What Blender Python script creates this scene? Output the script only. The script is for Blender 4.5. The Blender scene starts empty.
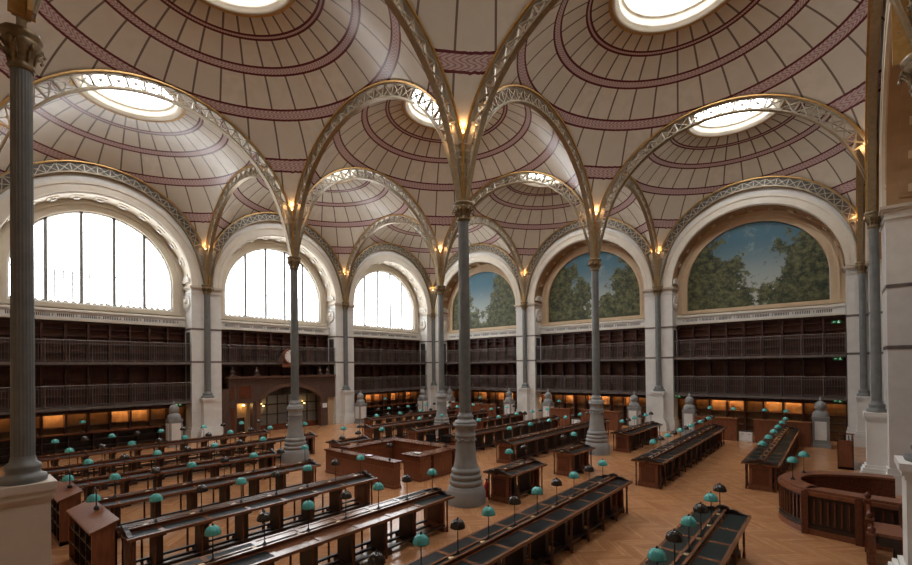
import bpy, bmesh, math, random
from math import sin, cos, pi, sqrt, atan2, asin, radians
from mathutils import Matrix, Vector
random.seed(7)
SC = bpy.context.scene
COL = SC.collection
B = 8.7                      # bay of the column grid
ZC, RD = 8.4, 6.25           # centre height and radius of the sail domes
ROC = 1.68                   # oculus radius

# ------------------------------------------------------------------ materials
MATS = {}
def new_mat(name):
    m = bpy.data.materials.new(name); m.use_nodes = True
    nt = m.node_tree
    b = nt.nodes['Principled BSDF']
    MATS[name] = m
    return m, nt, b
def setc(b, col, rough=.5, metal=0., spec=None):
    b.inputs['Base Color'].default_value = (*col, 1)
    b.inputs['Roughness'].default_value = rough
    b.inputs['Metallic'].default_value = metal
    if spec is not None: b.inputs['Specular IOR Level'].default_value = spec
class NT:
    """small node-building helper"""
    def __init__(s, nt): s.nt = nt
    def n(s, t, **k):
        x = s.nt.nodes.new(t)
        for a, v in k.items(): setattr(x, a, v)
        return x
    def put(s, sock, v):
        if isinstance(v, bpy.types.NodeSocket): s.nt.links.new(v, sock)
        elif isinstance(v, tuple) and len(v) == 3 and sock.type == 'RGBA': sock.default_value = (*v, 1)
        else: sock.default_value = v
    def math(s, op, a, b=None, c=None):
        x = s.n('ShaderNodeMath', operation=op)
        s.put(x.inputs[0], a)
        if b is not None: s.put(x.inputs[1], b)
        if c is not None: s.put(x.inputs[2], c)
        return x.outputs[0]
    def mix(s, f, a, b):
        x = s.n('ShaderNodeMix', data_type='RGBA')
        s.put(x.inputs[0], f); s.put(x.inputs[6], a); s.put(x.inputs[7], b)
        return x.outputs[2]
    def noise(s, vec, scale, detail=3., rough=.5):
        x = s.n('ShaderNodeTexNoise')
        x.inputs['Scale'].default_value = scale; x.inputs['Detail'].default_value = detail
        x.inputs['Roughness'].default_value = rough
        if vec is not None: s.put(x.inputs['Vector'], vec)
        return x.outputs['Fac']
    def objco(s): return s.n('ShaderNodeTexCoord').outputs['Object']
    def pos(s): return s.n('ShaderNodeNewGeometry').outputs['Position']
    def xyz(s, v):
        x = s.n('ShaderNodeSeparateXYZ'); s.put(x.inputs[0], v); return x.outputs
    def mapping(s, v, scale):
        x = s.n('ShaderNodeMapping'); s.put(x.inputs['Vector'], v); x.inputs['Scale'].default_value = scale
        return x.outputs[0]
    def smooth(s, v, lo, hi):
        x = s.n('ShaderNodeMapRange', interpolation_type='SMOOTHSTEP')
        s.put(x.inputs['Value'], v); s.put(x.inputs['From Min'], lo); s.put(x.inputs['From Max'], hi)
        return x.outputs['Result']

def mottled(name, c1, c2, rough, scale=4., stretch=(1, 1, 1), metal=0., spec=None, bump=0.):
    m, nt, b = new_mat(name); setc(b, c1, rough, metal, spec)
    h = NT(nt)
    f = h.noise(h.mapping(h.pos(), stretch), scale, 5., .6)
    f = h.smooth(f, .3, .7)
    h.put(b.inputs['Base Color'], h.mix(f, c1, c2))
    if bump:
        bp = h.n('ShaderNodeBump'); bp.inputs['Strength'].default_value = bump; bp.inputs['Distance'].default_value = .01
        h.put(bp.inputs['Height'], f); h.put(b.inputs['Normal'], bp.outputs[0])
    return m
def emit(name, col, strength):
    m, nt, b = new_mat(name)
    setc(b, (.8, .8, .8), .4)
    b.inputs['Emission Color'].default_value = (*col, 1)
    b.inputs['Emission Strength'].default_value = strength
    return m

mottled('stone_white', (.64, .625, .59), (.71, .695, .66), .6, 2.5)
mottled('stone_grey', (.22, .22, .213), (.28, .28, .272), .55, 3.)
mottled('stone_beige', (.50, .44, .36), (.58, .51, .43), .6, 2.)
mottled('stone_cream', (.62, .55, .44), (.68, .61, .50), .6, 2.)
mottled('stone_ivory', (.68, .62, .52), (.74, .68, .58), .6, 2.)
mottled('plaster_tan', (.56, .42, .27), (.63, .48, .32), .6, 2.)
mottled('iron_grey', (.125, .13, .124), (.165, .17, .162), .42, 4., spec=.5)
mottled('iron_dark', (.035, .033, .032), (.055, .05, .048), .45, 5.)
mottled('iron_rail', (.15, .125, .115), (.20, .17, .155), .4, 5., metal=.3)
mottled('iron_lattice', (.33, .29, .22), (.42, .36, .27), .4, 6., metal=.25)
mottled('lattice_back', (.06, .05, .04), (.09, .075, .06), .5, 6.)
mottled('gilding', (.40, .225, .065), (.52, .31, .10), .4, 9., metal=.45)
mottled('gilding_lattice', (.26, .20, .12), (.34, .26, .16), .4, 9., metal=.4)
mottled('gilding_old', (.14, .10, .055), (.26, .18, .085), .45, 14., metal=.4)
mottled('gilding_bright', (.70, .55, .30), (.80, .64, .38), .3, 9., metal=.6)
mottled('brass', (.55, .40, .20), (.62, .46, .24), .3, 9., metal=.8)
mottled('mahogany', (.085, .026, .013), (.15, .046, .022), .2, 3., (1, 8, 8))
mottled('mahogany_light', (.155, .05, .022), (.23, .08, .035), .35, 3., (6, 6, 1))
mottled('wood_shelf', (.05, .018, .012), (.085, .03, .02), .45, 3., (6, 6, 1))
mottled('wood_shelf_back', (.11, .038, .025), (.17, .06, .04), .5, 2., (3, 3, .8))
mottled('wood_dark', (.022, .011, .008), (.038, .018, .012), .4, 4., (6, 6, 1))
mottled('wood_portal', (.065, .036, .026), (.10, .056, .04), .45, 3., (4, 4, 1))
mottled('desk_wood', (.15, .058, .028), (.22, .09, .043), .2, 3., (1, 8, 8))
mottled('wood_shelf_warm', (.24, .12, .05), (.32, .17, .075), .5, 2., (3, 3, .8))  # lit copy of the shelf back, lamp glow painted into the wood
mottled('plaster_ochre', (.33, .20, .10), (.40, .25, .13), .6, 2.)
mottled('wood_portal_edge', (.10, .05, .032), (.14, .07, .045), .42, 3., (4, 4, 1))
mottled('wood_pale', (.42, .28, .16), (.50, .34, .2), .5, 3., (6, 6, 1))
mottled('leather', (.007, .008, .008), (.012, .013, .013), .5, 14., spec=.12)
mottled('leather_green', (.006, .012, .011), (.010, .018, .016), .38, 14., spec=.18)
mottled('lacquer_red', (.45, .02, .02), (.5, .03, .03), .3, 5.)
mottled('enamel_white', (.75, .75, .73), (.8, .8, .78), .35, 5.)
mottled('black_metal', (.012, .011, .01), (.02, .018, .016), .35, 9., metal=.3)
mottled('screen_black', (.01, .012, .016), (.014, .016, .02), .15, 3.)
m, nt, b = new_mat('glass_teal'); setc(b, (.13, .47, .43), .16)
h = NT(nt); h.put(b.inputs['Base Color'], h.mix(h.noise(h.pos(), 30.), (.05, .31, .29), (.13, .47, .43)))
b.inputs['Subsurface Weight'].default_value = .0
m, nt, b = new_mat('glass_brown'); setc(b, (.03, .02, .015), .12)
h = NT(nt); h.put(b.inputs['Base Color'], h.mix(h.noise(h.pos(), 30.), (.018, .013, .010), (.04, .027, .02)))
m, nt, b = new_mat('glass_dark'); setc(b, (.55, .57, .57), .05)
b.inputs['Transmission Weight'].default_value = .9
emit('daylight_glass', (.95, .98, 1.), 7.)
emit('skylight_glass', (.97, .99, 1.), 15.5)
emit('bulb_warm', (1., .66, .34), 6.)
emit('strip_warm', (1., .56, .2), 10.)
emit('strip_bright', (1., .62, .25), 60.)
mottled('sign_green', (.01, .16, .06), (.012, .18, .07), .4)
emit('sign_glow', (.15, 1., .45), .35)
emit('bulb_wall', (1., .6, .2), 9.)

# faience of the domes: cream panels, dark meridian joints, red and pink rings
m, nt, b = new_mat('faience'); setc(b, (.6, .5, .4), .26)
h = NT(nt); x, y, z = h.xyz(h.objco())
r = h.math('SQRT', h.math('ADD', h.math('MULTIPLY', x, x), h.math('MULTIPLY', y, y)))
th = h.math('ARCTAN2', y, x)
s = h.math('MULTIPLY', h.math('ARCSINE', h.math('MINIMUM', h.math('DIVIDE', r, RD), .9999)), RD)
q = h.math('ADD', h.math('MULTIPLY', th, 32 / (2 * pi)), 64.25)
fr = h.math('ABSOLUTE', h.math('SUBTRACT', h.math('FRACT', q), .5))
dist = h.math('MULTIPLY', h.math('MULTIPLY', fr, 2 * pi / 32), r)
joint = h.math('LESS_THAN', dist, .03)
wn = h.n('ShaderNodeTexWhiteNoise', noise_dimensions='2D')
cb = h.n('ShaderNodeCombineXYZ'); h.put(cb.inputs[0], h.math('FLOOR', h.math('ADD', q, .5))); h.put(cb.inputs[1], h.math('FLOOR', h.math('MULTIPLY', s, .8)))
h.put(wn.inputs['Vector'], cb.outputs[0])
cream = h.mix(wn.outputs['Value'], (.53, .475, .395), (.60, .54, .455))
cream = h.mix(h.smooth(h.noise(h.objco(), 3., 5.), .3, .7), cream, (.53, .47, .385))
col = h.mix(joint, cream, (.15, .115, .095))
out_m = in_m = None
for c, w in ((2.46, .19), (3.48, .30), (4.854, .39), (6.52, .47)):
    o_ = h.math('COMPARE', s, c, w / 2); i_ = h.math('COMPARE', s, c, w / 2 - .065)
    out_m = o_ if out_m is None else h.math('ADD', out_m, o_)
    in_m = i_ if in_m is None else h.math('ADD', in_m, i_)
wob = h.math('SINE', h.math('ADD', h.math('MULTIPLY', th, 96), h.math('MULTIPLY', h.math('SINE', h.math('MULTIPLY', s, 26)), 2.2)))
orn = h.math('GREATER_THAN', h.math('ABSOLUTE', wob), .62)
col = h.mix(out_m, col, (.105, .022, .026))
col = h.mix(in_m, col, h.mix(orn, (.33, .17, .17), (.45, .36, .34)))
h.put(b.inputs['Base Color'], col)

# parquet in chevrons
m, nt, b = new_mat('parquet'); setc(b, (.3, .15, .07), .25)
h = NT(nt); x, y, z = h.xyz(h.pos())
u = h.math('DIVIDE', x, .55)
colu = h.math('FLOOR', u)
zig = h.math('ABSOLUTE', h.math('SUBTRACT', h.math('FRACT', h.math('MULTIPLY', u, .5)), .5))
v = h.math('ADD', h.math('DIVIDE', y, .13), h.math('MULTIPLY', zig, 8.5))
pk = h.math('FLOOR', v)
wn = h.n('ShaderNodeTexWhiteNoise', noise_dimensions='2D')
cb = h.n('ShaderNodeCombineXYZ'); h.put(cb.inputs[0], colu); h.put(cb.inputs[1], pk); h.put(wn.inputs['Vector'], cb.outputs[0])
pc = h.mix(wn.outputs['Value'], (.40, .18, .078), (.53, .265, .12))
pc = h.mix(h.math('MULTIPLY', h.smooth(h.noise(h.mapping(h.pos(), (3, 3, 3)), 2.2, 6.), .35, .65), .35), pc, (.35, .16, .07))
gap = h.math('LESS_THAN', h.math('ABSOLUTE', h.math('SUBTRACT', h.math('FRACT', v), .5)), .47)
pc = h.mix(h.math('SUBTRACT', 1., gap), pc, (.2, .095, .045))
h.put(b.inputs['Base Color'], pc)
h.put(b.inputs['Roughness'], h.math('ADD', .16, h.math('MULTIPLY', h.noise(h.pos(), 1.2), .14)))

# painted landscape for the lunettes (local x across, local z up)
def mural_mat(name, seed, split):
    m, nt, b = new_mat(name); setc(b, (.1, .1, .1), .6)
    h = NT(nt); co = h.objco(); x, y, z = h.xyz(co)
    mp = h.n('ShaderNodeMapping'); h.put(mp.inputs['Vector'], co); mp.inputs['Location'].default_value = (seed, 0, seed * 1.7)
    n1 = h.noise(mp.outputs[0], .85, 10., .72); n2 = h.noise(mp.outputs[0], 3.2, 10., .78)
    ax = h.math('ABSOLUTE', h.math('SUBTRACT', x, split))
    base = h.math('ADD', h.math('MULTIPLY', ax, .42), h.math('MULTIPLY', h.math('SUBTRACT', .9, z), .22))
    dens = h.math('ADD', h.math('ADD', base, .0), h.math('MULTIPLY', h.math('SUBTRACT', n1, .5), 3.0))
    dens = h.math('SUBTRACT', dens, h.math('MULTIPLY', h.math('MAXIMUM', h.math('SUBTRACT', z, 3.7), 0.), .6))
    tree = h.smooth(h.math('ADD', dens, h.math('MULTIPLY', h.math('SUBTRACT', n2, .5), .7)), .02, .16)
    ground = h.smooth(h.math('ADD', h.math('SUBTRACT', .2, z), h.math('MULTIPLY', h.math('SUBTRACT', n1, .5), 1.6)), 0., .2)
    sky = h.mix(h.smooth(z, .4, 3.6), (.46, .50, .47), (.07, .17, .23))
    sky = h.mix(h.smooth(n1, .5, .75), sky, (.34, .42, .42))
    leaf = h.mix(h.smooth(n2, .38, .66), (.014, .025, .015), (.17, .175, .075))
    c = h.mix(tree, sky, leaf)
    c = h.mix(ground, c, h.mix(n2, (.02, .03, .014), (.08, .085, .03)))
    h.put(b.inputs['Base Color'], c)
    return m
mural_mat('mural_paint_one', 3.3, .1); mural_mat('mural_paint_two', 9.1, .3); mural_mat('mural_paint_three', 15.7, -.2)
def M(n): return MATS[n]

# ------------------------------------------------------------------ mesh builder
class MB:
    def __init__(s): s.v = []; s.f = []; s.mi = []; s.sm = []; s.mats = []; s.map = None
    def slot(s, mat):
        if mat not in s.mats: s.mats.append(mat)
        return s.mats.index(mat)
    def add(s, vs, fs, mat, smooth=False):
        k = len(s.v); i = s.slot(mat)
        s.v += [s.map(*p) for p in vs] if s.map else [tuple(p) for p in vs]
        for f in fs: s.f.append(tuple(a + k for a in f)); s.mi.append(i); s.sm.append(smooth)
        return s
    def box(s, x0, x1, y0, y1, z0, z1, mat):
        vs = [(x, y, z) for x in (x0, x1) for y in (y0, y1) for z in (z0, z1)]
        return s.add(vs, [(0, 1, 3, 2), (4, 6, 7, 5), (0, 4, 5, 1), (2, 3, 7, 6), (0, 2, 6, 4), (1, 5, 7, 3)], mat)
    def beam(s, p, q, w, d, mat, side=(0, 1, 0)):
        p, q = Vector(p), Vector(q); t = (q - p).normalized(); a = Vector(side)
        a = (a - t * a.dot(t)).normalized(); b = t.cross(a)
        vs = [e + a * i * d / 2 + b * j * w / 2 for e in (p, q) for i in (-1, 1) for j in (-1, 1)]
        return s.add(vs, [(0, 1, 3, 2), (4, 6, 7, 5), (0, 4, 5, 1), (2, 3, 7, 6), (0, 2, 6, 4), (1, 5, 7, 3)], mat)
    def lathe(s, prof, n, mat, cx=0, cy=0, lobes=0, amp=0., smooth=True, rot=0., caps_=True):
        vs = []; fs = []
        for r, z in prof:
            for i in range(n):
                a = 2 * pi * i / n + rot
                rr = r * (1 + amp * cos(lobes * a)) if lobes else r
                vs.append((cx + rr * cos(a), cy + rr * sin(a), z))
        for j in range(len(prof) - 1):
            for i in range(n):
                i2 = (i + 1) % n
                fs.append((j * n + i, j * n + i2, (j + 1) * n + i2, (j + 1) * n + i))
        s.add(vs, fs, mat, smooth)
        k = len(prof) - 1
        caps = []
        if prof[0][0] > 1e-4: caps.append(tuple(range(n))[::-1])
        if prof[k][0] > 1e-4: caps.append(tuple(range(k * n, k * n + n)))
        if caps and caps_: s.add(vs, caps, mat)
        return s
    def tube(s, pts, r, mat, n=8):
        pts = [Vector(p) for p in pts]; vs = []; fs = []
        for i, p in enumerate(pts):
            t = (pts[min(i + 1, len(pts) - 1)] - pts[max(i - 1, 0)]).normalized()
            a = Vector((0, 0, 1)) if abs(t.z) < .9 else Vector((1, 0, 0))
            a = (a - t * a.dot(t)).normalized(); b = t.cross(a)
            for k in range(n): vs.append(p + a * r * cos(2 * pi * k / n) + b * r * sin(2 * pi * k / n))
        for i in range(len(pts) - 1):
            for k in range(n):
                k2 = (k + 1) % n
                fs.append((i * n + k, i * n + k2, (i + 1) * n + k2, (i + 1) * n + k))
        s.add(vs, fs, mat, True)
        return s.add(vs, [tuple(range(n))[::-1], tuple(range((len(pts) - 1) * n, len(pts) * n))], mat)
    def band(s, A, Bp, w0, w1, mat, closed=False, smooth=False):
        """solid between polylines A and Bp (u,z pairs), from depth w0 to w1"""
        n = len(A); vs = []
        for a, c in zip(A, Bp): vs += [(a[0], w0, a[1]), (c[0], w0, c[1]), (c[0], w1, c[1]), (a[0], w1, a[1])]
        fs = []
        for i in range(n if closed else n - 1):
            k = 4 * i; l = 4 * ((i + 1) % n)
            for e in range(4): fs.append((k + e, k + (e + 1) % 4, l + (e + 1) % 4, l + e))
        if not closed: fs += [(0, 1, 2, 3), (4 * n - 1, 4 * n - 2, 4 * n - 3, 4 * n - 4)]
        return s.add(vs, fs, mat, smooth)
    def prism(s, poly, w0, w1, mat, smooth=False):
        """polygon of (u,z) pairs extruded in depth"""
        n = len(poly); vs = [(u, w0, z) for u, z in poly] + [(u, w1, z) for u, z in poly]
        fs = [tuple(range(n)), tuple(range(2 * n - 1, n - 1, -1))]
        s.add(vs, fs, mat)
        return s.add(vs, [(i, (i + 1) % n, n + (i + 1) % n, n + i) for i in range(n)], mat, smooth)
    def slabpoly(s, poly, z0, z1, mat, smooth=False):
        """plan polygon (x,y) extruded upwards"""
        n = len(poly); vs = [(x, y, z0) for x, y in poly] + [(x, y, z1) for x, y in poly]
        s.add(vs, [tuple(range(n)), tuple(range(2 * n - 1, n - 1, -1))], mat)
        return s.add(vs, [(i, (i + 1) % n, n + (i + 1) % n, n + i) for i in range(n)], mat, smooth)
    def data(s, name):
        me = bpy.data.meshes.new(name)
        me.from_pydata([tuple(p) for p in s.v], [], s.f)
        for mt in s.mats: me.materials.append(M(mt))
        me.polygons.foreach_set('material_index', s.mi); me.polygons.foreach_set('use_smooth', s.sm)
        bm = bmesh.new(); bm.from_mesh(me); bmesh.ops.recalc_face_normals(bm, faces=bm.faces); bm.to_mesh(me); bm.free()
        me.update(); return me
def put(name, data, parent=None, loc=(0, 0, 0), rz=0.):
    if isinstance(data, MB): data = data.data(name)
    o = bpy.data.objects.new(name, data); COL.objects.link(o)
    o.location = loc; o.rotation_euler = (0, 0, rz)
    if parent: o.parent = parent
    return o
def tag(o, label, cat, group=None, kind=None):
    o['label'] = label; o['category'] = cat
    if group: o['group'] = group
    if kind: o['kind'] = kind
    return o
def thing(name, label, cat, loc=(0, 0, 0), rz=0., group=None):
    return tag(put(name, None, None, loc, rz), label, cat, group)
def struct(name, mb, label, cat, loc=(0, 0, 0), rz=0.):
    return tag(put(name, mb, None, loc, rz), label, cat, None, 'structure')
def kids(o): return KID.get(o.name, [])
KID = {}
def dup(o, loc, rz, label, group, parent=None):
    c = o.copy(); COL.objects.link(c)
    if parent: c.parent = parent
    else:
        c.location = loc; c.rotation_euler = (0, 0, rz); c['label'] = label; c['group'] = group
    for ch in kids(o): dup(ch, None, None, None, None, c)
    return c
def index_kids():
    KID.clear()
    for ob in bpy.data.objects:
        if ob.parent: KID.setdefault(ob.parent.name, []).append(ob)
ORD = ['zeroth', 'first', 'second', 'third', 'fourth', 'fifth', 'sixth', 'seventh', 'eighth', 'ninth', 'tenth', 'eleventh', 'twelfth', 'thirteenth', 'fourteenth', 'fifteenth', 'sixteenth', 'seventeenth', 'eighteenth']
NUM = ['zero', 'one', 'two', 'three', 'four', 'five', 'six', 'seven', 'eight']

# ------------------------------------------------------------------ camera
C = Vector((26.8294528, 25.0493182, 3.63425679))
yaw, pit, rol, fpx, cx, cy = -2.42967734, 6.81640429e-03, -1.05984219e-02, 448.163497, 451.159441, 364.663441
F = Vector((cos(yaw) * cos(pit), sin(yaw) * cos(pit), sin(pit)))
R0 = Vector((sin(yaw), -cos(yaw), 0)); U0 = R0.cross(F)
R = R0 * cos(rol) + U0 * sin(rol); U = U0 * cos(rol) - R0 * sin(rol)
cam = bpy.data.cameras.new('camera'); co = bpy.data.objects.new('camera', cam); COL.objects.link(co)
co.matrix_world = Matrix(((R.x, U.x, -F.x, C.x), (R.y, U.y, -F.y, C.y), (R.z, U.z, -F.z, C.z), (0, 0, 0, 1)))
cam.sensor_width = 36.; cam.lens = fpx / 912 * 36
cam.shift_x = (456 - cx) / 912; cam.shift_y = (cy - 282.5) / 912
cam.clip_start = .05; cam.clip_end = 200
SC.camera = co

# ------------------------------------------------------------------ floor
mb = MB(); mb.box(-1.6, 34, -1.6, 30, -.1, 0, 'parquet')
struct('floor', mb, 'orange brown oak parquet floor laid in chevrons', 'floor')

# ------------------------------------------------------------------ domes and skylights
def dome_mesh():
    mb = MB(); N = 128; K = 26
    vs = []; fs = []
    for i in range(N):
        a = 2 * pi * i / N; rm = min(4.35 / max(abs(cos(a)), abs(sin(a)), 1e-9), 6.152)
        for k in range(K + 1):
            r = ROC + (rm - ROC) * (k / K)
            vs.append((r * cos(a), r * sin(a), sqrt(RD * RD - r * r)))
    for i in range(N):
        j = (i + 1) % N
        for k in range(K): fs.append((i * (K + 1) + k, j * (K + 1) + k, j * (K + 1) + k + 1, i * (K + 1) + k + 1))
    mb.add(vs, fs, 'faience', True)
    return mb.data('dome_shell')
zo = sqrt(RD * RD - ROC * ROC)
dm = dome_mesh()
rim = MB()
rim.lathe([(ROC + .1, zo - .03), (ROC + .08, zo - .10), (ROC - .02, zo - .13), (ROC - .06, zo - .04), (ROC - .14, zo - .02), (ROC - .14, zo + .16), (ROC - .2, zo + .2),
           (ROC - .24, zo + .2), (ROC - .24, zo + .42), (ROC - .1, zo + .46), (ROC + .12, zo + .46), (ROC + .1, zo - .03)], 64, 'stone_cream', caps_=False)
rimd = rim.data('skylight_rim')
gold = MB(); gold.lathe([(ROC + .19, zo - .07), (ROC + .16, zo - .11), (ROC + .08, zo - .12), (ROC + .08, zo - .04), (ROC + .19, zo - .07)], 64, 'gilding', caps_=False)
goldd = gold.data('skylight_fillet')
pane = MB(); pane.lathe([(ROC - .22, zo + .40), (.6, zo + .62), (.001, zo + .68)], 48, 'skylight_glass', smooth=False)
paned = pane.data('skylight_pane')
bars = MB()
for k in range(16):
    a = 2 * pi * k / 16
    bars.tube([((ROC - .23) * cos(a), (ROC - .23) * sin(a), zo + .385), ((.6 * cos(a)), .6 * sin(a), zo + .58), (.05 * cos(a), .05 * sin(a), zo + .64)], .028, 'iron_grey', 6)
for rr, zz in ((.6, .60), (1.05, .475)):
    bars.tube([(rr * cos(t), rr * sin(t), zo + zz) for t in [2 * pi * i / 40 for i in range(41)]], .025, 'iron_grey', 6)
barsd = bars.data('skylight_bars')
DN = {(0, 0): 'over the far corner', (0, 1): 'over the portal bay', (0, 2): 'over the near window bay', (1, 0): 'over the middle painting bay', (1, 1): 'over the centre of the hall',
      (1, 2): 'spreading above the near desks', (2, 0): 'over the near painting bay', (2, 1): 'above the desks before the round counter', (2, 2): 'directly before the viewer'}
wn_ = 4
for i in range(3):
    for j in range(3):
        c = ((j + .5) * B, (i + .5) * B, ZC)
        d = tag(put('ceiling', dm, None, c), 'cream tiled sail dome with red rings ' + DN[i, j], 'ceiling', 'nine sail domes', 'structure')
        sm = d.modifiers.new('shell', 'SOLIDIFY'); sm.thickness = .06; sm.offset = -1
        w = tag(put('window_%d' % wn_, rimd, None, c), 'round glazed skylight in the dome ' + DN[i, j], 'skylight', 'round skylights', 'structure'); wn_ += 1
        put('fillet', goldd, w); put('pane', paned, w); put('glazing_bars', barsd, w)

# ------------------------------------------------------------------ lattice arches
ARo, ARi = 4.47, 4.0
def pt(r, a): return (r * sin(a), ZC + r * cos(a))
def arch_outline():
    ao = asin(4.30 / ARo); n = 40
    O = [pt(ARo, -ao + 2 * ao * i / n) for i in range(n + 1)]
    O = [(-4.30, 8.12)] + O + [(4.30, 8.12)]
    ai = 1.22; I = [pt(ARi, -ai + 2 * ai * i / n) for i in range(n + 1)]
    e = pt(ARi, ai); q = (e[0] + cos(ai) * .75, e[1] - sin(ai) * .75); f = (4.21, 8.12)
    bz = [((1 - t) ** 2 * e[0] + 2 * t * (1 - t) * q[0] + t * t * f[0], (1 - t) ** 2 * e[1] + 2 * t * (1 - t) * q[1] + t * t * f[1]) for t in (.25, .5, .75, 1.)]
    I = [(-a, c) for a, c in reversed(bz)] + I + bz
    return O, I
def offset(P, d):
    out = []
    for i, p in enumerate(P):
        a = P[max(i - 1, 0)]; c = P[min(i + 1, len(P) - 1)]
        tx, tz = c[0] - a[0], c[1] - a[1]; l = sqrt(tx * tx + tz * tz)
        out.append((p[0] - tz / l * d, p[1] + tx / l * d))
    return out
def arch_parts():
    O, I = arch_outline()
    o = MB(); o.band(O, offset(O, -.05), -.13, .13, 'gilding', smooth=False)
    o.band(offset(O, -.05), offset(O, -.075), -.07, .07, 'iron_lattice')
    i = MB(); i.band(I, offset(I, .035), -.09, .09, 'gilding_lattice'); i.band(offset(I, .04), offset(I, .06), -.06, .06, 'iron_lattice')
    L = MB(); n = 21; a0 = 1.16; r0, r1 = ARi + .05, ARo - .06
    for k in range(n + 1):
        a = -a0 + 2 * a0 * k / n
        p, q = pt(r0, a), pt(r1, a)
        L.beam((p[0], 0, p[1]), (q[0], 0, q[1]), .045, .08, 'iron_lattice')
        if k < n:
            a2 = -a0 + 2 * a0 * (k + 1) / n
            for u, v in ((pt(r0, a), pt(r1, a2)), (pt(r1, a), pt(r0, a2))):
                L.beam((u[0], 0, u[1]), (v[0], 0, v[1]), .03, .05, 'iron_lattice')
            m_ = pt((r0 + r1) / 2, (a + a2) / 2)
            L.prism([(m_[0] + .04 * cos(t), m_[1] + .04 * sin(t)) for t in [2 * pi * w / 8 for w in range(8)]], -.04, .04, 'iron_lattice')
    GS = []
    # pierced scroll plates where the ribs come down to the column
    for sg in (-1, 1):
        g = MB(); GS.append(g)
        us = [1.16 + (asin(4.3 / ARo) - 1.16) * t / 3 for t in range(4)]
        A = [(sg * p[0], p[1]) for p in [pt(ARo - .06, a) for a in us]] + [(sg * 4.27, 9.1), (sg * 4.28, 8.5)]
        Bq = [(sg * 3.78, 9.98), (sg * 3.86, 9.75), (sg * 3.94, 9.52), (sg * 4.0, 9.3), (sg * 4.10, 8.95), (sg * 4.19, 8.4)]
        g.band(A[:3] + A[3:], [((p[0] * .35 + q[0] * .65), (p[1] * .35 + q[1] * .65)) for p, q in zip(A, Bq)], -.012, .012, 'iron_lattice')
        for t in range(7):
            zz = 8.5 + t * .18; ww = 4.31 - (.10 + .035 * t)
            g.beam((sg * ww, -.06, zz), (sg * 4.3, -.06, zz + .1), .03, .03, 'iron_lattice'); g.beam((sg * ww, .06, zz), (sg * 4.3, .06, zz + .1), .03, .03, 'iron_lattice')
    pl = MB(); A = [pt(ARo - .06, -1.2 + 2.4 * k / 40) for k in range(41)]; Bq = [pt(ARi + .05, -1.2 + 2.4 * k / 40) for k in range(41)]
    pl.band(A, Bq, -.015, .015, 'lattice_back')
    return o.data('outer_flange'), i.data('inner_flange'), L.data('lattice'), [g.data('spandrel_scroll') for g in GS], pl.data('web_plate')
AO, AI, AL, AG, AP = arch_parts()
def make_arch(c, rz, label, wall):
    t = thing('iron_arch', label, 'arch', (c[0], c[1], 0), rz, 'wall arches' if wall else 'arches between the columns')
    put('outer_flange', AO, t); put('inner_flange', AI, t); put('lattice', AL, t); [put('scroll_plate', g_, t) for g_ in AG]
    if wall: put('web_plate', AP, t)
CN = {(2, 2): 'nearest free-standing column', (1, 2): 'column before the portal', (2, 1): 'column before the near painting', (1, 1): 'farthest free-standing column',
      (0, 0): 'corner column', (0, 1): 'first window wall column', (0, 2): 'second window wall column', (0, 3): 'end window wall column', (1, 0): 'first painting wall column',
      (2, 0): 'second painting wall column', (3, 0): 'last painting wall column', (3, 1): 'column behind the round counter', (3, 2): 'pedestal by the barrier', (2, 3): 'front fluted column', (1, 3): 'side fluted column'}
def cxy(a, b_):
    x, y = b_ * B, a * B
    if a == 0: y += .08
    if b_ == 0: x += .08
    if a == 3: y -= .2
    if (a, b_) == (3, 2): x, y = 17.42, 26.08
    if (a, b_) == (2, 3): x, y = 26.05, 16.95
    return x, y
IN = .12
for a in range(4):
    for b_ in range(3):
        wall = a in (0, 3)
        if (a, b_) == (3, 2): continue
        yy = a * B + (IN if a == 0 else -.24 if a == 3 else 0)
        make_arch(((b_ + .5) * B, yy), 0, 'lattice arch between the %s and the %s' % (CN[a, b_], CN[a, b_ + 1]), wall)
for b_ in range(3):
    for a in range(3):
        xx = b_ * B + (IN if b_ == 0 else 0)
        make_arch((xx, (a + .5) * B), pi / 2, 'lattice arch between the %s and the %s' % (CN[a, b_], CN[a + 1, b_]), b_ == 0)
make_arch((3 * B - .02, 1.5 * B), pi / 2, 'lattice arch between the side fluted column to the front fluted column', False)

# ------------------------------------------------------------------ columns
sh = MB(); sh.lathe([(.154, 2.26), (.150, 2.6), (.136, 7.66)], 80, 'iron_grey', lobes=20, amp=.035)
SHAFT = sh.data('shaft')
bs = MB(); bs.lathe([(.29, 2.12), (.30, 2.16), (.28, 2.2), (.22, 2.23), (.2, 2.27), (.225, 2.3), (.215, 2.34), (.18, 2.37), (.176, 2.42)], 32, 'stone_grey')
BASER = bs.data('base_ring')
bw = MB(); bw.lathe([(.30, 2.2), (.315, 2.24), (.30, 2.29), (.235, 2.31), (.22, 2.35), (.24, 2.39), (.23, 2.43), (.18, 2.46), (.158, 2.54)], 32, 'iron_grey')
BASEB = bw.data('attic_base')
cp = MB(); cp.lathe([(.155, 7.6), (.19, 7.63), (.16, 7.67), (.165, 7.75), (.20, 7.86), (.27, 7.94), (.24, 7.97), (.24, 8.0), (.27, 8.03), (.27, 8.09), (.18, 8.1)], 24, 'gilding_old', lobes=8, amp=.03)
for k in range(8):
    a = 2 * pi * k / 8 + .39
    cp.tube([(.165 * cos(a), .165 * sin(a), 7.7), (.21 * cos(a), .21 * sin(a), 7.84), (.29 * cos(a), .29 * sin(a), 7.9), (.31 * cos(a), .31 * sin(a), 7.84), (.28 * cos(a), .28 * sin(a), 7.82)], .022, 'gilding_old', 6)
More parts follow.
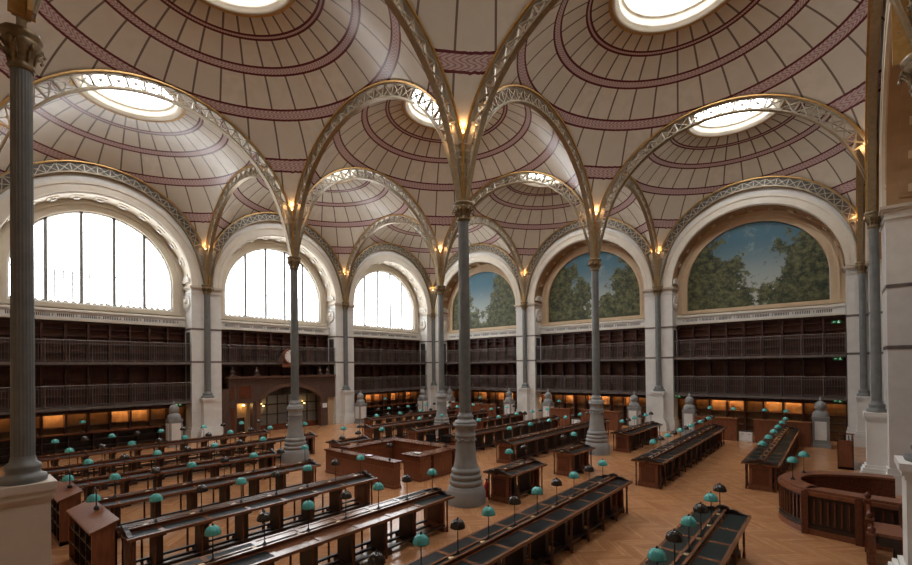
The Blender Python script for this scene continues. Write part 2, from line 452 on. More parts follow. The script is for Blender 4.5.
CAP = cp.data('capital')
st = MB()      # slim stem that rises between the ribs to the lamp
st.box(-.06, .06, -.06, .06, 8.08, 8.9, 'gilding_old')
st.lathe([(.09, 8.9), (.14, 8.95), (.14, 9.02), (.08, 9.06), (.07, 9.2), (.12, 9.26), (.12, 9.32), (.07, 9.36), (.1, 9.42), (.1, 9.6), (.16, 9.66), (.16, 9.74), (.09, 9.78), (.09, 9.84)], 16, 'stone_grey')
STEM = st.data('colonnette')
up = MB(); up.lathe([(.03, 9.82), (.11, 9.84), (.17, 9.92), (.165, 9.93), (.1, 9.88), (.03, 9.87)], 20, 'black_metal'); UPL = up.data('uplight')
bu = MB()
for k in range(4):
    a = pi / 4 + k * pi / 2
    bu.lathe([(.001, 9.90), (.035, 9.915), (.045, 9.95), (.035, 9.985), (.001, 10.0)], 10, 'bulb_warm', cx=.19 * cos(a), cy=.19 * sin(a))
BUL = bu.data('bulbs')
# pedestal of a free-standing column: drum, four rings, tapering body, collar
pd = MB()
pd.lathe([(.53, 0), (.53, .30), (.50, .36), (.50, .38), (.475, .40), (.475, .44), (.455, .47), (.41, .49), (.44, .52), (.455, .57), (.44, .62), (.385, .64), (.41, .67), (.425, .72), (.41, .77),
          (.36, .79), (.385, .82), (.395, .87), (.38, .92), (.335, .95), (.335, .98), (.315, 1.04), (.285, 1.25), (.265, 1.5), (.258, 1.72), (.262, 1.78), (.28, 1.80), (.28, 1.83), (.265, 1.85), (.265, 1.98), (.30, 2.04), (.315, 2.06), (.315, 2.13), (.2, 2.14)], 32, 'stone_grey')
for k in range(8):
    a = 2 * pi * k / 8
    pd.tube([(.272 * cos(a - .36), .272 * sin(a - .36), 1.74), (.285 * cos(a), .285 * sin(a), 1.66), (.272 * cos(a + .36), .272 * sin(a + .36), 1.74)], .018, 'stone_grey', 6)
PEDR = pd.data('pedestal')
def square_ped(mat):
    s_ = MB()
    def blk(hw, z0, z1): s_.box(-hw, hw, -hw, hw, z0, z1, mat)
    blk(.50, 0, .36); blk(.47, .36, .50); blk(.43, .50, .58); blk(.37, .58, .66); blk(.31, .66, 1.96); blk(.33, 1.96, 2.02); blk(.36, 2.02, 2.10); blk(.385, 2.10, 2.2)
    return s_.data('pedestal')
PEDW, PEDB = square_ped('stone_white'), square_ped('stone_beige')
for (a, b_), nm in CN.items():
    x, y = cxy(a, b_)
    free = a in (1, 2) and b_ in (1, 2)
    lab = {(2, 2): 'slim grey iron column nearest the viewer, rising from a ringed round pedestal', (1, 2): 'slim grey iron column standing in front of the wooden portal',
           (2, 1): 'slim grey iron column standing before the near landscape painting', (1, 1): 'slim grey iron column farthest back among the four free-standing ones',
           (0, 0): 'slim iron column in the far corner of the hall', (0, 1): 'wall column between the corner window and the portal window', (0, 2): 'wall column between the portal window and the near window',
           (0, 3): 'wall column beyond the outer edge of the near window', (1, 0): 'wall column between the corner painting and the middle painting', (2, 0): 'wall column between the middle painting and the near painting',
           (3, 0): 'wall column at the end of the painting wall', (3, 1): 'wall column on a white pedestal behind the round counter', (3, 2): 'column on a white pedestal beside the wooden barrier',
           (2, 3): 'large fluted grey column on a beige stone block in front', (1, 3): 'fluted column on a beige block beside the window wall'}[a, b_]
    t = thing('iron_column', lab, 'column', (x, y, 0), 0, 'free-standing iron columns' if free else 'wall columns')
    if (a == 3 or b_ == 3) and (a, b_) != (3, 2): t.scale = (.78, .78, 1)
    put('pedestal', PEDR if free else PEDB if b_ == 3 else PEDW, t)
    put('base_ring', BASER if free else BASEB, t)
    put('shaft', SHAFT, t); put('capital', CAP, t); put('colonnette', STEM, t)
    ul = put('uplight', UPL, t); put('bulbs', BUL, ul)
    for k in range(4):
        ang = pi / 4 + k * pi / 2; px, py = x + .3 * cos(ang), y + .3 * sin(ang)
        if not (.15 < px < 3 * B - .15 and .15 < py < 3 * B - .15): continue
        L = bpy.data.lights.new('uplight_glow', 'POINT'); L.energy = 6; L.color = (1., .58, .26); L.shadow_soft_size = .06
        lo = bpy.data.objects.new('uplight_glow', L); COL.objects.link(lo); lo.location = (px, py, 10.1)

# ------------------------------------------------------------------ walls with arches
ZS, RO, RL = 7.95, 3.62, 3.06       # springing, opening radius, lunette radius
ZB = 6.68                            # lunette sill
def mapper(side):
    return {'left': lambda u, w, z: (u, w, z), 'right': lambda u, w, z: (w, u, z), 'near': lambda u, w, z: (u, 3 * B - w, z)}[side]
def wall(side, bays, first_pier, last_pier, mat_reveal):
    mb = MB(); mb.map = mapper(side)
    for k in bays:
        c = (k + .5) * B; n = 36
        A = [(c - RO * cos(pi * i / n), ZS + RO * sin(pi * i / n)) for i in range(n + 1)]
        T = [(p[0], 14.2) for p in A]
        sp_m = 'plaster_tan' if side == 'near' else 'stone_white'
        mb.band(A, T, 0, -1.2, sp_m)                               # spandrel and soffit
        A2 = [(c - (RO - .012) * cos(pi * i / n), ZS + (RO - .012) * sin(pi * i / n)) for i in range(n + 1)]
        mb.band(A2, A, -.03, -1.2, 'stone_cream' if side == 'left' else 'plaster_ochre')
        mb.box(c - 4.35, c - RO, -1.2, 0, ZS, 14.2, sp_m); mb.box(c + RO, c + 4.35, -1.2, 0, ZS, 14.2, sp_m)
        # back wall with the lunette
        Lq = [(c - RL, ZB), (c - RL, ZS)] + [(c - RL * cos(pi * i / n), ZS + RL * sin(pi * i / n)) for i in range(1, n)] + [(c + RL, ZS), (c + RL, ZB)]
        Oq = [(c - RO - .1, ZB), (c - RO - .1, ZS)] + [(c - (RO + .1) * cos(pi * i / n), ZS + (RO + .1) * sin(pi * i / n)) for i in range(1, n)] + [(c + RO + .1, ZS), (c + RO + .1, ZB)]
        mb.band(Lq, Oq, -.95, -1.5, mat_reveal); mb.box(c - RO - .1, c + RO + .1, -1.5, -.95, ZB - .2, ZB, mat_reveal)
        mb.box(c - RO - .1, c + RO + .1, -1.5, -1.2, 0, ZB, 'stone_cream')
        if side == 'near':
            mb.box(c - RL - .05, c + RL + .05, -1.55, -1.45, ZB, ZS + RL + .1, 'plaster_tan')
            mb.box(c - RO, c + RO, -.9, -.8, 0, 5.9, 'wood_shelf')
        # soffit ornament: rows of raised panels with rosettes
        for i in range(13):
            a = pi * (i + .5) / 13
            for w_ in (-.55,):
                px, pz = c - (RO - .02) * cos(a), ZS + (RO - .02) * sin(a)
                tx, tz = sin(a), cos(a)
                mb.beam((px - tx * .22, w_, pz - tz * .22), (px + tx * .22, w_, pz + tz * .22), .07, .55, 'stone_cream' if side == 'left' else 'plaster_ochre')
                qx, qz = c - (RO - .09) * cos(a), ZS + (RO - .09) * sin(a)
                mb.beam((qx - tx * .1, w_, qz - tz * .1), (qx + tx * .1, w_, qz + tz * .1), .06, .2, 'stone_white' if side == 'left' else 'plaster_tan')
    for k in range(first_pier, last_pier + 1):
        p = k * B
        mb.box(p - .73, p + .73, -1.5, 0, 0, ZS, 'stone_white')
        mb.box(p - .80, p + .80, -1.3, .07, 0, .55, 'stone_white'); mb.box(p - .77, p + .77, -1.3, .04, .55, .7, 'stone_white')
        mb.box(p - .77, p + .77, -1.25, .04, ZS - .32, ZS - .26, 'stone_white')
        mb.box(p - .79, p + .79, -1.25, .06, ZS - .12, ZS - .05, 'stone_beige'); mb.box(p - .84, p + .84, -1.25, .11, ZS - .05, ZS + .04, 'stone_beige')
        for zz in (4.02, 5.72): mb.box(p - .745, p + .745, -1.25, .012, zz, zz + .1, 'iron_rail')
        for s_ in (-1, 1) if side != 'near' else ():
            mb.box(p + s_ * .73 - .006, p + s_ * .73 + .006, -.72, -.22, 4.12, 5.62, 'iron_dark')  # shade of the gallery doorways put on as flat dark plates
            mb.box(p + s_ * .73 - .006, p + s_ * .73 + .006, -.72, -.22, 2.15, 3.9, 'iron_dark')
    return mb
w = wall('left', (0, 1, 2), 0, 3, 'stone_cream')
struct('wall_left', w, 'white stone window wall with three arched bays between piers', 'wall')
w = wall('right', (0, 1, 2), 0, 3, 'plaster_tan')
struct('wall_right', w, 'pale stone wall with three arched bays holding painted lunettes', 'wall')
w = wall('near', (0, 1, 2), 0, 3, 'plaster_tan')
struct('wall_side', w, 'pale stone wall with arched bays behind the round counter', 'wall')
mb = MB(); mb.box(30.5, 30.8, -1.6, 30, 0, 14.2, 'plaster_tan'); mb.box(26.0, 30.8, 28.5, 28.8, 0, 14.2, 'plaster_tan'); mb.box(26.1, 30.8, -1.5, -1.2, 0, 14.2, 'plaster_tan')
struct('wall_back', mb, 'plain tan wall behind the viewer', 'wall')
mb = MB(); mb.box(26.1, 30.8, -1.6, 28.8, 14.0, 14.2, 'plaster_tan')
struct('ceiling', mb, 'plain ceiling of the bay behind the viewer', 'ceiling')
mb = MB(); mb.map = lambda u, w, z: (26.1 + w, u, z)
for k in range(3):
    c = (k + .5) * B; n = 36
    A = [(c - 4.33 * cos(pi * i / n), ZC + 4.4 * sin(pi * i / n)) for i in range(n + 1)]
    mb.band(A, [(p[0], 14.1) for p in A], .02, .3, 'stone_cream')
struct('wall_back', mb, 'arched stone spandrel wall above the viewer', 'wall')

# archivolts, friezes: trims
tn = 1
BAYN = {('left', 0): 'corner window bay', ('left', 1): 'portal window bay', ('left', 2): 'near window bay', ('right', 0): 'corner painting bay', ('right', 1): 'middle painting bay', ('right', 2): 'near painting bay'}
for side in ('left', 'right', 'near'):
    for k in range(3):
        mb = MB(); mb.map = mapper(side); c = (k + .5) * B; n = 48
        def arc(r): return [(c - r * cos(pi * i / n), ZS + .06 + r * sin(pi * i / n)) for i in range(n + 1)]
        mb.band(arc(RO - .01), arc(RO + .16), -.02, .07, 'stone_ivory'); mb.band(arc(RO + .16), arc(RO + .33), -.02, .045, 'stone_ivory'); mb.band(arc(RO + .33), arc(RO + .45), -.02, .09, 'stone_ivory')
        struct('trim_%d' % tn, mb, 'white moulded archivolt of the ' + BAYN.get((side, k), 'bay number %s behind the counter' % NUM[k + 1]), 'moulding'); tn += 1
        if side == 'near': continue
        mb = MB(); mb.map = mapper(side); c0, c1 = c - RO + .02, c + RO - .02
        mb.box(c0, c1, -1.2, -.74, 5.9, 6.3, 'stone_white'); mb.box(c0, c1, -1.2, -.70, 5.9, 5.97, 'stone_cream'); mb.box(c0, c1, -1.2, -.68, 6.3, 6.36, 'stone_white')
        mb.add([(c0, -.74, 6.36), (c1, -.74, 6.36), (c1, -1.2, 6.62), (c0, -1.2, 6.62), (c0, -1.2, 6.36), (c1, -1.2, 6.36)], [(0, 1, 2, 3), (0, 3, 4), (1, 5, 2), (0, 4, 5, 1), (3, 2, 5, 4)], 'stone_cream')
        for q in range(8):
            u0 = c - RO + .45 + q * .81
            for r_ in range(9): mb.box(u0 + .06 + r_ * .066, u0 + .09 + r_ * .066, -.735, -.73, 6.06, 6.2, 'iron_dark')
            mb.box(u0 - .06, u0 - .02, -.74, -.715, 6.08, 6.18, 'stone_grey')
        struct('trim_%d' % tn, mb, 'white frieze with slotted vents over the bookcases of the ' + BAYN[side, k], 'frieze'); tn += 1
        mb = MB(); mb.map = mapper(side)
        def ring(r, zb): return [(c - r, zb), (c - r, ZS)] + [(c - r * cos(pi * i / n), ZS + r * sin(pi * i / n)) for i in range(1, n)] + [(c + r, ZS), (c + r, zb)]
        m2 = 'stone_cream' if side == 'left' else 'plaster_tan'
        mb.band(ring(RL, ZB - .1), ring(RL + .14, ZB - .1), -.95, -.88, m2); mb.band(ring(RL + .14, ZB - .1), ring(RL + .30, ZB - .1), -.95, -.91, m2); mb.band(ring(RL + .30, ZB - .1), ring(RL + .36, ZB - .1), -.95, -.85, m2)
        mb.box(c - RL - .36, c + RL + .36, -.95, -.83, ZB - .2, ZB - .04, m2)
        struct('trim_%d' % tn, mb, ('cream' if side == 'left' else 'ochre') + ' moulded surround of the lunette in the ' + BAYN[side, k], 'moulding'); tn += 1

# lunette windows
for k in range(3):
    c = (k + .5) * B; n = 40
    poly = [(-RL, ZB), (-RL, ZS)] + [(-RL * cos(pi * i / n), ZS + RL * sin(pi * i / n)) for i in range(1, n)] + [(RL, ZS), (RL, ZB)]
    fr = MB()
    inn = [(u * .975, ZB + .07 if z == ZB else ZS + (z - ZS) * .975) for u, z in poly]
    fr.band(poly, inn, -1.36, -1.24, 'enamel_white'); fr.box(-RL, RL, -1.36, -1.22, ZB, ZB + .07, 'enamel_white')
    for q in range(1, 5):
        u = -RL + 2 * RL * q / 5; fr.box(u - .06, u + .06, -1.35, -1.24, ZB, ZS + sqrt(RL * RL - u * u), 'stone_grey')
    w = struct('window_%d' % (k + 1), fr, 'large arched window glowing white in the ' + BAYN['left', k], 'window', (c, .25, 0))
    p_ = MB(); p_.prism(poly, -1.42, -1.38, 'daylight_glass'); put('pane', p_, w)
    g = MB()
    for q in range(20):
        if q % 4:
            u = -RL + 2 * RL * q / 20; g.box(u - .024, u + .024, -1.345, -1.315, ZB, 8.15, 'stone_grey')
    g.box(-RL, RL, -1.345, -1.315, 8.12, 8.15, 'stone_grey')
    for q in range(24):
        u = -RL + 2 * RL * (q + .5) / 24; g.prism([(u - .1, ZB + .06), (u + .1, ZB + .06), (u + .04, ZB + .15), (u - .04, ZB + .15)], -1.35, -1.3, 'stone_beige')
    put('glazing_bars', g, w)

# painted lunettes
for k in range(3):
    c = (k + .5) * B; n = 40; r_ = RL - .01
    t = thing('mural_painting', ['landscape painting of pale trees under blue sky, beside the far corner', 'dark wooded landscape painting in the middle bay of the painting wall', 'large landscape painting with trees parting on blue sky, near bay'][k], 'painting', (-1.05, c, ZB), -pi / 2, 'lunette landscape paintings')
    poly = [(-r_, 0), (-r_, ZS - ZB)] + [(-r_ * cos(pi * i / n), ZS - ZB + r_ * sin(pi * i / n)) for i in range(1, n)] + [(r_, ZS - ZB), (r_, 0)]
    cv = MB(); cv.prism(poly, -.05, .0, ['mural_paint_three', 'mural_paint_two', 'mural_paint_one'][k])
    o = put('canvas', cv, t); o.rotation_euler = (0, 0, pi)
    fr = MB(); inn = [(u * .965, .1 if z == 0 else (ZS - ZB) + (z - (ZS - ZB)) * .965) for u, z in poly]
    fr.band(poly + [], inn, -.0, .1, 'gilding_bright'); fr.box(-r_, r_, 0, .1, 0, .1, 'gilding_bright')
    o = put('gilt_frame', fr, t); o.rotation_euler = (0, 0, pi); o.location = (0, 0, 0)

# medallions on the pier reveals
md = MB()
md.lathe([(.36, 0), (.36, .05), (.31, .07), (.28, .045), (.001, .04)], 32, 'stone_white')
MED = md.data('medallion_disc')
hd = MB()
hd.lathe([(.001, .03), (.11, .035), (.13, .07), (.11, .11), (.06, .14), (.001, .15)], 16, 'stone_cream', cx=.0, cy=.05)
hd.lathe([(.001, .03), (.15, .035), (.15, .07), (.08, .1), (.001, .1)], 16, 'stone_cream', cx=0, cy=-.17)
HD = hd.data('portrait_relief')
cr_ = MB(); cr_.prism([(.36 * cos(pi * i / 12), .30 * sin(pi * i / 12)) for i in range(13)], 0, .07, 'stone_white'); cr_.prism([(.25 * cos(pi * i / 12), .2 * sin(pi * i / 12)) for i in range(13)], .07, .09, 'stone_beige')
CRS = cr_.data('shell_crest')
for side in ('left', 'right'):
    for k in range(3):
        p = k * B + .735
        t = thing('portrait_medallion', 'round carved stone medallion on the pier reveal beside the ' + BAYN[side, k], 'medallion', (p, -.55, 7.15) if side == 'left' else (-.55, p, 7.15), 0, 'carved portrait medallions'); t.scale = (1.2, 1.2, 1.2)
        e = Matrix.Rotation(pi / 2, 4, 'Z') @ Matrix.Rotation(pi / 2, 4, 'X') if side == 'left' else Matrix.Rotation(pi, 4, 'Z') @ Matrix.Rotation(pi / 2, 4, 'X')
        for nm, me in (('disc', MED), ('portrait_relief', HD)):
            o = put(nm, me, t); o.rotation_euler = e.to_euler()
        o = put('shell_crest', CRS, t); o.location = (.03, .05, .84) if side == 'left' else (.05, .03, .84); o.rotation_euler = (0, 0, -pi / 2 if side == 'left' else 0)

# ------------------------------------------------------------------ bookcases and galleries
CW = .80; NB = 9; HB = 1.88
car = MB()
car.box(-CW / 2, CW / 2, -.36, -.34, 0, HB, 'wood_shelf_back')
for s_ in (-1, 1): car.box(s_ * (CW / 2 - .02) - .02, s_ * (CW / 2 - .02) + .02, -.36, 0, 0, HB, 'wood_shelf')
car.box(-CW / 2, CW / 2, -.36, 0, HB - .07, HB, 'wood_shelf'); car.box(-CW / 2, CW / 2, -.36, 0, 0, .05, 'wood_shelf'); car.box(-CW / 2, CW / 2, -.03, 0, HB - .15, HB - .07, 'wood_shelf')
CAR = car.data('bookcase_carcass')
cw = MB(); cw.mats = list(car.mats); cw.v, cw.f, cw.mi, cw.sm = car.v, car.f, car.mi, car.sm; cw.mats[0] = 'wood_shelf_warm'; CARW = cw.data('bookcase_carcass')  # floor-level carcass, its back lightened to carry the painted glow
shf = MB(); shf.box(-CW / 2 + .04, CW / 2 - .04, -.34, -.03, -.012, .012, 'wood_shelf'); SHF = shf.data('bookcase_shelf')
stp = MB(); stp.box(-.33, .33, -.075, -.045, 1.775, 1.80, 'strip_warm'); STW = stp.data('strip_lamp')
stp = MB(); stp.box(-.33, .33, -.075, -.045, 1.775, 1.80, 'strip_bright'); STB = stp.data('strip_lamp_bright')
LV = [0., 2.08, 4.06]
LVN = ['floor level', 'lower gallery', 'upper gallery']
bright = {('left', 2): {2, 3, 6}, ('right', 2): {2, 3, 5, 6}, ('right', 1): {0, 2, 4, 5, 7}, ('right', 0): {2, 4, 6, 7}, ('left', 0): {1, 3, 5, 6}}
for side in ('left', 'right'):
    for k in range(3):
        for lv in range(3):
            if side == 'left' and k == 1 and lv == 0: continue
            for q in range(NB):
                u = (k + .5) * B + (q - (NB - 1) / 2) * CW
                lab = 'empty dark wooden bookcase, %s from the corner, %s, %s' % (ORD[q + 1], LVN[lv], BAYN[side, k])
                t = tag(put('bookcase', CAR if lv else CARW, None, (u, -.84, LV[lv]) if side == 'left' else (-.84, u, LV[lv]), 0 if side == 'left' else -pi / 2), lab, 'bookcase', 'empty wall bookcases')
                for z_ in (.42, .79, 1.16, 1.5):
                    if lv == 0 and z_ > 1.3: continue
                    put('shelf', SHF, t, (0, 0, z_ + (.03 if (q + lv) % 2 else 0)))
                if lv == 0:
                    put('strip_lamp', STB if q in bright.get((side, k), ()) else STW, t)
NP = NB + 1
for side in ('left', 'right'):
    for k in range(3):
        for lv in (1, 2):
            if side == 'left' and k == 1 and lv == 1: continue
            c = (k + .5) * B; z0 = LV[lv]
            t = thing('gallery_balcony', 'dark iron railed %s balcony, %s' % (LVN[lv].split()[0], BAYN[side, k]), 'balcony', (c, 0, z0) if side == 'left' else (0, c, z0), 0 if side == 'left' else -pi / 2, 'iron gallery balconies')
            W = RO - .03
            s_ = MB(); s_.box(-W, W, -.83, -.10, -.08, -.02, 'iron_dark'); s_.box(-W, W, -.13, -.07, -.12, 0, 'iron_rail')
            for q in range(NB + 1): s_.box(-W + q * 2 * W / NB - .02, -W + q * 2 * W / NB + .02, -.83, -.13, -.16, -.08, 'iron_dark')
            put('walkway', s_, t)
            r_ = MB(); r_.tube([(-W, -.10, .94), (W, -.10, .94)], .022, 'iron_rail'); put('handrail', r_, t)
            r_ = MB(); r_.box(-W, W, -.11, -.09, .06, .08, 'iron_rail'); r_.box(-W, W, -.11, -.09, .80, .82, 'iron_rail'); put('railing_rails', r_, t)
            for q in range(NP):
                p_ = MB(); u = -W + .02 + q * (2 * W - .04) / NB
                p_.lathe([(.028, 0), (.02, .1), (.016, .5), (.02, .85), (.026, .94), (.03, .97), (.001, 1.0)], 8, 'iron_rail', cx=u, cy=-.10); put('post', p_, t)
            for q in range(NB):
                p_ = MB(); u0 = -W + .02 + q * (2 * W - .04) / NB; du = (2 * W - .04) / NB
                for e_ in range(1, 8): p_.box(u0 + du * e_ / 8 - .008, u0 + du * e_ / 8 + .008, -.108, -.092, .06, .94, 'iron_rail')
                put('railing_grille', p_, t)

# green exit signs: pictogram plates hung under the galleries
sg = MB(); sg.box(-.17, .17, -.02, .02, -.075, .075, 'sign_green'); SG = sg.data('sign_plate')
ar = MB()
ar.prism([(.02, -.012), (.08, -.012), (.08, -.04), (.13, 0), (.08, .04), (.08, .012), (.02, .012)], .021, .024, 'sign_glow')
ar.prism([(-.085 + .018 * cos(t), .045 + .018 * sin(t)) for t in [2 * pi * i / 10 for i in range(10)]], .021, .024, 'sign_glow')
ar.prism([(-.10, .025), (-.06, .025), (-.03, -.01), (-.05, -.02), (-.075, .0), (-.06, -.03), (-.04, -.06), (-.06, -.065), (-.085, -.03), (-.12, -.06), (-.135, -.045), (-.1, -.01)], .021, .024, 'sign_glow')
AR = ar.data('pictogram')
for nm, loc, rz, lab in (('r', (-.42, 25.02, 5.56), -pi / 2, 'green exit sign highest on the near painting bay bookcases'), ('r', (-.2, 25.05, 3.86), -pi / 2, 'green exit sign under the upper gallery, near painting bay'),
                         ('r', (-.2, 25.02, 1.93), -pi / 2, 'green exit sign under the lower gallery, near painting bay'), ('l', (18.70, -.2, 1.93), 0, 'green exit sign under the gallery beside the portal pier'),
                         ('r', (-.2, 18.3, 1.93), -pi / 2, 'green exit sign under the gallery beside the near painting pier')):
    t = thing('exit_sign', lab, 'sign', loc, rz, 'green exit signs')
    put('sign_plate', SG, t); put('pictogram', AR, t)
    br = MB(); br.box(-.01, .01, -.01, .01, .08, .14 if loc[2] < 5 else .3, 'iron_dark'); put('bracket', br, t)

# ------------------------------------------------------------------ low bookcases, counters, stoves along the walls
def low_case(side, u0, u1, w0, w1, h_, label, mat='mahogany', top='mahogany', shelves=True, name='low_bookcase', cat='bookcase'):
    t = thing(name, label, cat, ((u0 + u1) / 2, 0, 0) if side == 'left' else (0, (u0 + u1) / 2, 0), 0 if side == 'left' else -pi / 2, 'low cases along the walls')
    L = (u1 - u0) / 2; fl = 1
    b_ = MB(); b_.box(-L, L, w0, w0 + .03, .06, h_ - .04, mat); b_.box(-L, L, w0, w1 - .02, .0, .07, mat)
    for q in range(int(round(2 * L / .8)) + 1):
        n_ = int(round(2 * L / .8)); u = -L + .02 + (2 * L - .04) * q / n_
        b_.box(u - .02, u + .02, w0, w1, 0, h_ - .04, mat)
    if not shelves: b_.box(-L, L, w1 - .04, w1 - .012, .05, h_ - .04, mat)
    put('carcass', b_, t)
    tp = MB(); tp.box(-L - .03, L + .03, w0 - .02, w1 + .04, h_ - .04, h_, top); put('worktop', tp, t)
    if shelves:
        for z_ in (.38, .68):
            q_ = MB(); q_.box(-L + .03, L - .03, w0 + .03, w1 - .03, z_ - .012, z_ + .012, mat); put('shelf', q_, t)
    return t
low_case('left', 19.75, 25.6, .25, .65, 1.02, 'long dark low bookcase on the floor below the near window', 'wood_dark', 'mahogany')
low_case('left', 2.6, 7.6, .25, .65, 1.02, 'dark low bookcase on the floor below the corner window', 'wood_dark', 'mahogany')
low_case('right', 22.05, 24.12, 1.3, 1.78, 1.06, 'mahogany counter between the near stove and the white cabinet', 'mahogany_light', 'mahogany_light', False, 'counter', 'counter')
low_case('right', 19.55, 21.36, 1.3, 1.80, 1.06, 'mahogany counter at the far end of the longest desk', 'mahogany_light', 'mahogany_light', False, 'counter', 'counter')
low_case('right', 13.5, 15.7, 1.3, 1.78, 1.06, 'mahogany counter below the middle painting, near side of the gap', 'mahogany_light', 'mahogany_light', False, 'counter', 'counter')
low_case('right', 11.5, 12.8, 1.3, 1.78, 1.06, 'mahogany counter below the middle painting, corner side of the gap', 'mahogany_light', 'mahogany_light', False, 'counter', 'counter')
low_case('right', 3.4, 7.1, 1.3, 1.78, 1.06, 'long mahogany counter below the corner painting', 'mahogany_light', 'mahogany_light', False, 'counter', 'counter')
for y0, lab in ((21.43, 'low white cabinet between two mahogany counters, near painting'), (12.87, 'low white cabinet between two counters below the middle painting')):
    t = thing('white_cabinet', lab, 'cabinet', (1.5, y0 + .28, 0), 0, 'low white cabinets')
    b_ = MB(); b_.box(-.18, .18, -.27, .27, .0, .46, 'enamel_white'); put('body', b_, t)
    for s_ in (-1, 1):
        d_ = MB(); d_.box(.181, .197, s_ * .134 - .12, s_ * .134 + .12, .05, .43, 'enamel_white'); dd = put('door', d_, t)
        k_ = MB(); k_.box(.197, .21, s_ * .134 - .05, s_ * .134 + .05, .34, .36, 'iron_dark'); put('handle', k_, dd)
    d_ = MB(); d_.box(-.2, .2, -.27, .27, .46, .50, 'iron_dark'); put('top', d_, t)

# grey stone stoves with domed tops
sp = MB(); sp.box(-.34, .34, -.34, .34, 0, .14, 'stone_grey'); sp.box(-.28, .28, -.28, .28, .14, 1.22, 'stone_grey'); sp.box(-.31, .31, -.31, .31, 1.22, 1.27, 'stone_grey'); sp.box(-.29, .29, -.29, .29, 1.27, 1.33, 'stone_grey')
for a in range(4):
    c_, s_ = cos(a * pi / 2), sin(a * pi / 2)
    sp.beam((c_ * .284 - s_ * .2, s_ * .284 + c_ * .2, .72), (c_ * .284 + s_ * .2, s_ * .284 - c_ * .2, .72), .8, .02, 'stone_white', side=(c_, s_, 0))
SPD = sp.data('stove_body')
sd = MB(); sd.lathe([(.28, 1.33), (.285, 1.38), (.27, 1.48), (.22, 1.55), (.17, 1.58), (.175, 1.62), (.2, 1.66), (.215, 1.74), (.205, 1.84), (.165, 1.93), (.1, 1.98), (.05, 2.0), (.06, 2.04), (.055, 2.1), (.025, 2.14), (.015, 2.2), (.001, 2.21)], 24, 'stone_grey')
SDM = sd.data('stove_dome')
for x, y, lab in ((1.35, 24.45, 'grey stone stove with domed cap beside the wall of the round counter'), (.95, 19.15, 'grey stone stove behind the counter, near painting side of the pier'), (.95, 16.32, 'grey stone stove on the middle painting side of the near pier'),
                  (.95, 10.92, 'grey stone stove on the middle painting side of the far pier'), (.95, 7.95, 'grey stone stove on the corner painting side of the far pier'), (.95, 2.55, 'grey stone stove below the corner painting, nearest the corner'),
                  (19.22, .85, 'grey stone stove beside the portal pier below the near window'), (8.1, .85, 'grey stone stove behind the desks beside the corner window pier'), (2.2, .85, 'grey stone stove by the corner below the corner window')):
    t = thing('stone_stove', lab, 'stove', (x, y, 0), 0, 'stone stoves along the walls')
    put('body', SPD, t); put('domed_cap', SDM, t)

# ------------------------------------------------------------------ portal
t = thing('entrance_portal', 'brown wooden entrance portal with a wide low arch under the portal window', 'portal', (0, 0, 0))
pb = MB(); y0, y1 = -.45, -.12
ax0, ax1, zsp, ztop = 10.53, 14.51, 1.82, 2.62; acx = (ax0 + ax1) / 2; hw = (ax1 - ax0) / 2; rise = ztop - zsp
rad = (hw * hw + rise * rise) / (2 * rise); a_ = asin(hw / rad); n = 24
A = [(acx + rad * sin(-a_ + 2 * a_ * i / n), ztop - rad + rad * cos(-a_ + 2 * a_ * i / n)) for i in range(n + 1)]
pb.band(A, [(p[0], 3.0) for p in A], y0, y1, 'wood_portal')
pb.box(ax1, 14.93, y0, y1, 0, 3.0, 'wood_portal'); pb.box(14.93, 15.82, y0, y1, 1.76, 3.0, 'wood_portal'); pb.box(15.82, 16.25, y0, y1, 0, 3.0, 'wood_portal'); pb.box(9.99, ax0, y0, y1, 0, 3.0, 'wood_portal')
pb.box(16.25, 16.65, y0, y1, 0, 2.6, 'wood_portal')
pb.box(9.4, 9.99, y0, y1, 1.80, 3.0, 'wood_portal')
put('front', pb, t)
q_ = MB(); q_.band([(acx + (p[0] - acx) * 1.0, p[1]) for p in A], [(acx + (p[0] - acx) * 1.07, p[1] + .16) for p in A], y1, y1 + .05, 'wood_portal_edge')
for x in (ax0 - .12, ax1 + .12): q_.box(x - .12, x + .12, y1, y1 + .05, 0, zsp + .02, 'wood_portal_edge'); q_.box(x - .16, x + .16, y1, y1 + .08, zsp - .12, zsp + .02, 'wood_portal_edge')
q_.box(acx - .09, acx + .09, y1, y1 + .09, ztop - .02, ztop + .24, 'gilding')
put('archivolt', q_, t)
q_ = MB(); q_.box(9.5, 16.3, y0, y1 + .06, 2.98, 3.06, 'wood_portal'); q_.box(9.45, 16.35, y0, y1 + .16, 3.16, 3.26, 'wood_portal_edge'); q_.box(9.5, 16.3, y0, y1 + .04, 3.06, 3.16, 'wood_portal')
for i in range(52): q_.box(9.55 + i * .13, 9.61 + i * .13, y1 + .04, y1 + .12, 3.08, 3.15, 'wood_portal_edge')
put('cornice', q_, t)
q_ = MB()
for x0, x1, z0, z1 in ((14.98, 15.78, 1.95, 2.8), (15.9, 16.2, .3, 1.6), (15.9, 16.2, 1.95, 2.8)):
    q_.box(x0, x1, y1, y1 + .02, z0, z1, 'wood_portal'); q_.box(x0 + .06, x1 - .06, y1 + .02, y1 + .035, z0 + .06, z1 - .06, 'mahogany')
put('panels', q_, t)
q_ = MB(); gy = -.62
q_.box(ax0 - .1, ax1 + .1, gy - .04, gy, 1.52, 1.60, 'wood_dark')
for i in range(7):
    x = ax0 + (ax1 - ax0) * i / 6; q_.box(x - .035, x + .035, gy - .04, gy, 0, 2.62 if 0 < i < 6 else 2.0, 'wood_dark')
